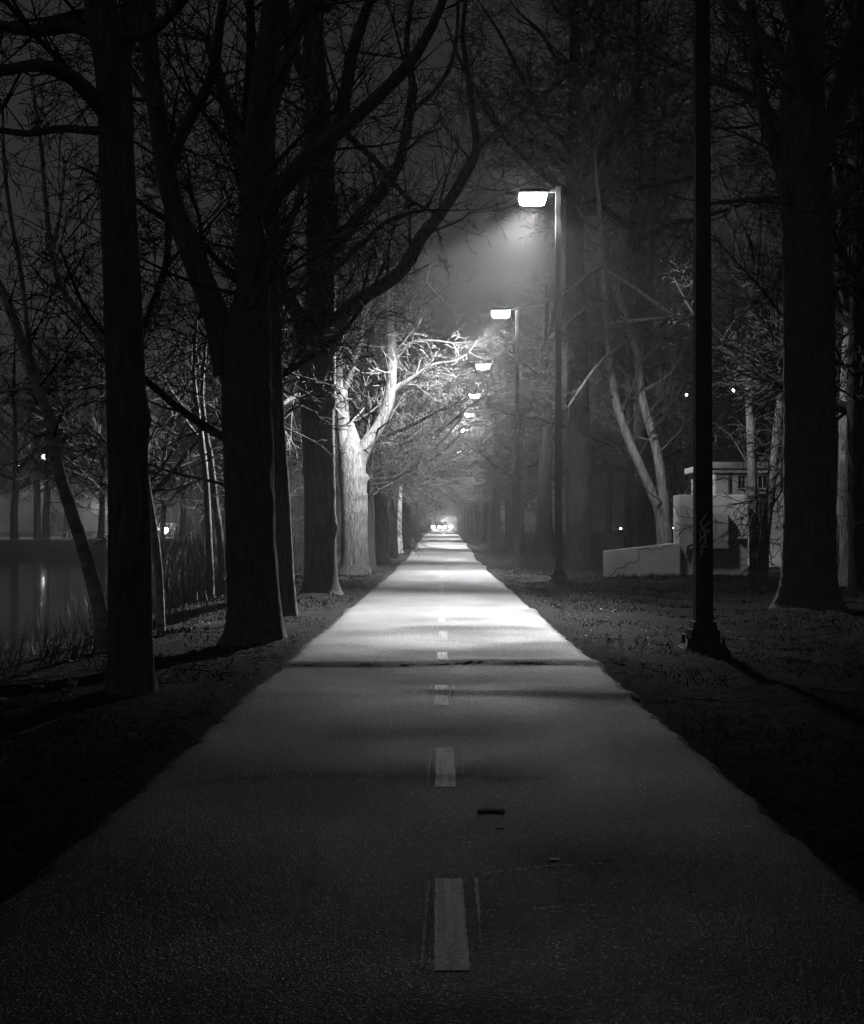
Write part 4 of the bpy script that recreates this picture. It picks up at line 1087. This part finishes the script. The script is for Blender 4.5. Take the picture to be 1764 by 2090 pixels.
# ------------------------------------------------------------------ people at the far end
def person(x, y, label, seed, stride=.28, hgt=1.72, arm=.1):
    import bmesh
    me = bpy.data.meshes.new('person'); bm = bmesh.new()
    skin = bm.verts.layers.skin.verify()
    s_ = hgt / 1.72
    def v(p, rad):
        q = bm.verts.new(Vector(p) * s_); q[skin].radius = (rad * s_, rad * s_); return q
    pel = v((0, 0, .95), .16); che = v((0, -.02, 1.28), .175); nek = v((0, -.02, 1.47), .065); hed = v((0, -.04, 1.56), .085); top = v((0, -.03, 1.66), .075)
    pel[skin].use_root = True
    for a, b in ((pel, che), (che, nek), (nek, hed), (hed, top)): bm.edges.new((a, b))
    for sd in (-1, 1):
        hip = v((sd * .09, 0, .88), .105); kn = v((sd * .1, -sd * stride * .5 - .03, .5), .07); an = v((sd * .1, -sd * stride + (.06 if sd < 0 else 0), .09), .05); to = v((sd * .11, -sd * stride - .16, .04), .04)
        for a, b in ((pel, hip), (hip, kn), (kn, an), (an, to)): bm.edges.new((a, b))
        sh = v((sd * .2, -.02, 1.38), .075); elb = v((sd * .27, sd * arm, 1.12), .055); wr = v((sd * .26, sd * arm * 1.6 - .06, .88), .04); ha = v((sd * .26, sd * arm * 1.8 - .08, .78), .04)
        for a, b in ((che, sh), (sh, elb), (elb, wr), (wr, ha)): bm.edges.new((a, b))
    bm.to_mesh(me); bm.free()
    o = link('person', me, M_CLOTH)
    o.modifiers.new('skin', 'SKIN'); sb = o.modifiers.new('sub', 'SUBSURF'); sb.levels = sb.render_levels = 1
    o.location = (x, y, float(rise(y)))
    return tag(o, label, 'person', 'people walking at the far end of the path')
person(-.30, 246, 'person in dark clothes walking on the far path, shorter of the two silhouettes', 1, hgt=1.66)
person(.58, 247.5, 'person in dark clothes walking on the far path, taller of the two silhouettes', 2, .2, 1.8, -.1)

# ------------------------------------------------------------------ cars with headlights
def car_meshes():
    prof = [(-2.1, .35), (-2.15, .62), (-2.0, .80), (-1.1, .93), (-.45, 1.38), (.75, 1.42), (1.5, 1.02), (2.05, .95), (2.12, .6), (2.08, .35)]   # y (front -), z
    m = MB(); n = len(prof)
    V = []
    for sx, k in ((-1, .0), (-1, 1.), (1, 1.), (1, 0.)):
        for (y, z) in prof:
            inset = .72 if z > 1.1 else .84
            V.append((sx * (inset + .03 * (1 - k) - (.05 if k == 0 else 0)), y * (1 if k else .985), z))
    half = lambda a: list(range(a * n, a * n + n))
    Fs = [tuple(reversed(half(1)))] + [tuple(half(2))]
    Fs += [(n + i, n + (i + 1) % n, 2 * n + (i + 1) % n, 2 * n + i) for i in range(n)]
    m.add(V, Fs)
    out = {'body': (m, M_CAR, .05)}
    w = MB(); w.add([(-.66, -1.03, .99), (.66, -1.03, .99), (.60, -.50, 1.345), (-.60, -.50, 1.345)], [(0, 1, 2, 3)])
    for v_i in range(len(w.v)): w.v[v_i] = (w.v[v_i][0], w.v[v_i][1] - .02, w.v[v_i][2] + .015)
    out['windscreen'] = (w, M_GLASS, 0)
    return out
car_m = {}
for k, (mb, mt, bv) in car_meshes().items():
    me = bpy.data.meshes.new('car_' + k); me.from_pydata(mb.v, [], mb.f); me.update(); me.materials.append(mt); car_m[k] = (me, bv)
wm_ = MB(); wm_.cyl((-.1, 0, 0), (.1, 0, 0), .32, n=18); wme = bpy.data.meshes.new('car_wheel'); wme.from_pydata(wm_.v, [], wm_.f); wme.update(); wme.materials.append(M_TYRE)
hm_ = MB(); hm_.cyl((0, -.06, 0), (0, .05, 0), .22, .25, n=14); hme = bpy.data.meshes.new('car_headlight'); hme.from_pydata(hm_.v, [], hm_.f); hme.update(); hme.materials.append(E_HEAD)
gm_ = MB()
for i_ in range(4): gm_.box(-.4, .4, -2.19, -2.15, .46 + i_ * .06, .49 + i_ * .06)
gme = bpy.data.meshes.new('car_grille'); gme.from_pydata(gm_.v, [], gm_.f); gme.update(); gme.materials.append(M_DARK)
HEADBEAM = bpy.data.lights.new('headlight_beam', 'SPOT'); HEADBEAM.energy = 15000; HEADBEAM.spot_size = math.radians(50); HEADBEAM.spot_blend = .7; HEADBEAM.shadow_soft_size = .15
def car(x, y, z, rz, label, group, beam=False):
    root = empty('car', (x, y, z), rz); tag(root, label, 'car', group)
    for k, (me, bv) in car_m.items(): link(k, me, None, root, bv)
    link('grille', gme, None, root)
    for sx in (-1, 1):
        for wy in (-1.35, 1.3):
            o = link('wheel', wme, None, root); o.location = (sx * .76, wy, .32)
        o = link('headlight', hme, None, root); o.location = (sx * .62, -2.14, .68)
    if beam:
        b_ = bpy.data.objects.new('headlight_beam', HEADBEAM); COL.objects.link(b_); b_.parent = root; b_.location = (0, -2.35, .7); b_.rotation_euler = (math.radians(87), 0, math.pi)
    return root
car(-1.25, 288, 1.43, .05, 'car with its headlights on, left one at the far end of the path', 'cars facing the camera at the far end', True)
car(1.35, 281, 1.40, -.08, 'car with its headlights on, right one at the far end of the path', 'cars facing the camera at the far end', True)
car(.35, 300, 1.50, .0, 'car with its headlights on between two others at the far end', 'cars facing the camera at the far end', True)
car((322 - HX) / FPX * 150, 150, .64, -.2, 'car with headlights on across the lagoon, left of a pair', 'cars on the road across the lagoon')
car((342 - HX) / FPX * 146, 146, .64, -.2, 'car with headlights on across the lagoon, right of a pair', 'cars on the road across the lagoon')

# far lamps across the lagoon and in the woods
def far_lamp(x_, y_, D, label, group, s_=.22, gzv=None, mat=None, watts=0):
    q = px(x_, y_, D); z0 = gz(q[0], q[1]) if gzv is None else gzv
    root = empty('far_street_lamp', (q[0], q[1], z0)); tag(root, label, 'street lamp', group)
    m = MB(); m.cyl((0, 0, -.2), (0, 0, q[2] - z0 - .05), .07, .045, n=8); m.build('pole', M_POLE, root)
    h = q[2] - z0
    m = MB(); m.cyl((0, 0, h - s_ * .7), (0, 0, h), s_ * .55, s_, n=10); m.cyl((0, 0, h + .003), (0, 0, h + s_), s_, s_ * .4, n=10); m.build('globe', mat or E_FAR, root)
    m = MB(); m.cyl((0, 0, h + s_ + .003), (0, 0, h + s_ * 1.25), s_ * .5, s_ * .15, n=10); m.build('cap', M_POLE, root)
    if watts:
        pl = bpy.data.lights.new('lantern_bulb', 'POINT'); pl.energy = watts; pl.shadow_soft_size = .1
        po = bpy.data.objects.new('bulb', pl); COL.objects.link(po); po.parent = root; po.location = (0, -.1, h - s_ - .25)
far_lamp(88, 933, 128, 'brightest far lamp across the lagoon beside the leaning birch', 'lamps across the lagoon', .24, watts=5000)
far_lamp(34, 949, 128, 'faint far lamp across the lagoon at the left frame edge', 'lamps across the lagoon', .13, watts=3000)
far_lamp(208, 1033, 133, 'low far lamp across the lagoon close to the nearest trunk', 'lamps across the lagoon', .14, watts=3000)
far_lamp(313, 945, 150, 'left of two faint lamps between the nearest trunks', 'lamps across the lagoon', .09, watts=1500)
far_lamp(367, 944, 150, 'right of two faint lamps between the nearest trunks', 'lamps across the lagoon', .09, watts=1500)
far_lamp(1402, 806, 85, 'small far lamp in the woods at the edge of the dark near post', 'lamps in the woods', .085, mat=E_FAR)
far_lamp(1497, 797, 80, 'small far lamp in the woods right of the dark near post', 'lamps in the woods', .1, mat=E_FAR)
far_lamp(1267, 1079, 110, 'low tiny lamp glinting among the trunks behind the concrete wall', 'lamps in the woods', .07, mat=E_FAR)
far_lamp(1375, 1078, 100, 'low tiny lamp beside the left edge of the concrete block', 'lamps in the woods', .06, mat=E_FAR)

# guard rail on the far bank
rail = empty('guard_rail', ((120 - HX) / FPX * 116, 116, .64)); tag(rail, 'long pale guard rail along the road across the lagoon', 'guard rail')
m = MB(); m.box(-8, 7, -.03, .03, .42, .56); m.build('rail', M_RAIL, rail)
pm = MB(); pm.box(-.05, .05, -.02, .10, -.3, .5); pme = bpy.data.meshes.new('rail_post'); pme.from_pydata(pm.v, [], pm.f); pme.update(); pme.materials.append(M_RAIL)
for i in range(8):
    o = link('post', pme, None, rail); o.location = (-7.6 + 2.05 * i, .06, 0)

# ------------------------------------------------------------------ haze
hz = MB(); hz.box(-275, 275, -48, 535, -3.2, 30)
hm = bpy.data.materials.new('haze'); hm.use_nodes = True
nt = hm.node_tree; nt.nodes.clear()
pv = nt.nodes.new('ShaderNodeVolumePrincipled'); pv.inputs['Color'].default_value = (.9, .9, .9, 1)
pv.inputs['Density'].default_value = HAZE_DENSITY; pv.inputs['Anisotropy'].default_value = .75
oo = nt.nodes.new('ShaderNodeOutputMaterial'); nt.links.new(pv.outputs[0], oo.inputs['Volume'])
ho = hz.build('haze', hm)
tag(ho, 'thin pale night mist filling the air', 'haze', kind='stuff')
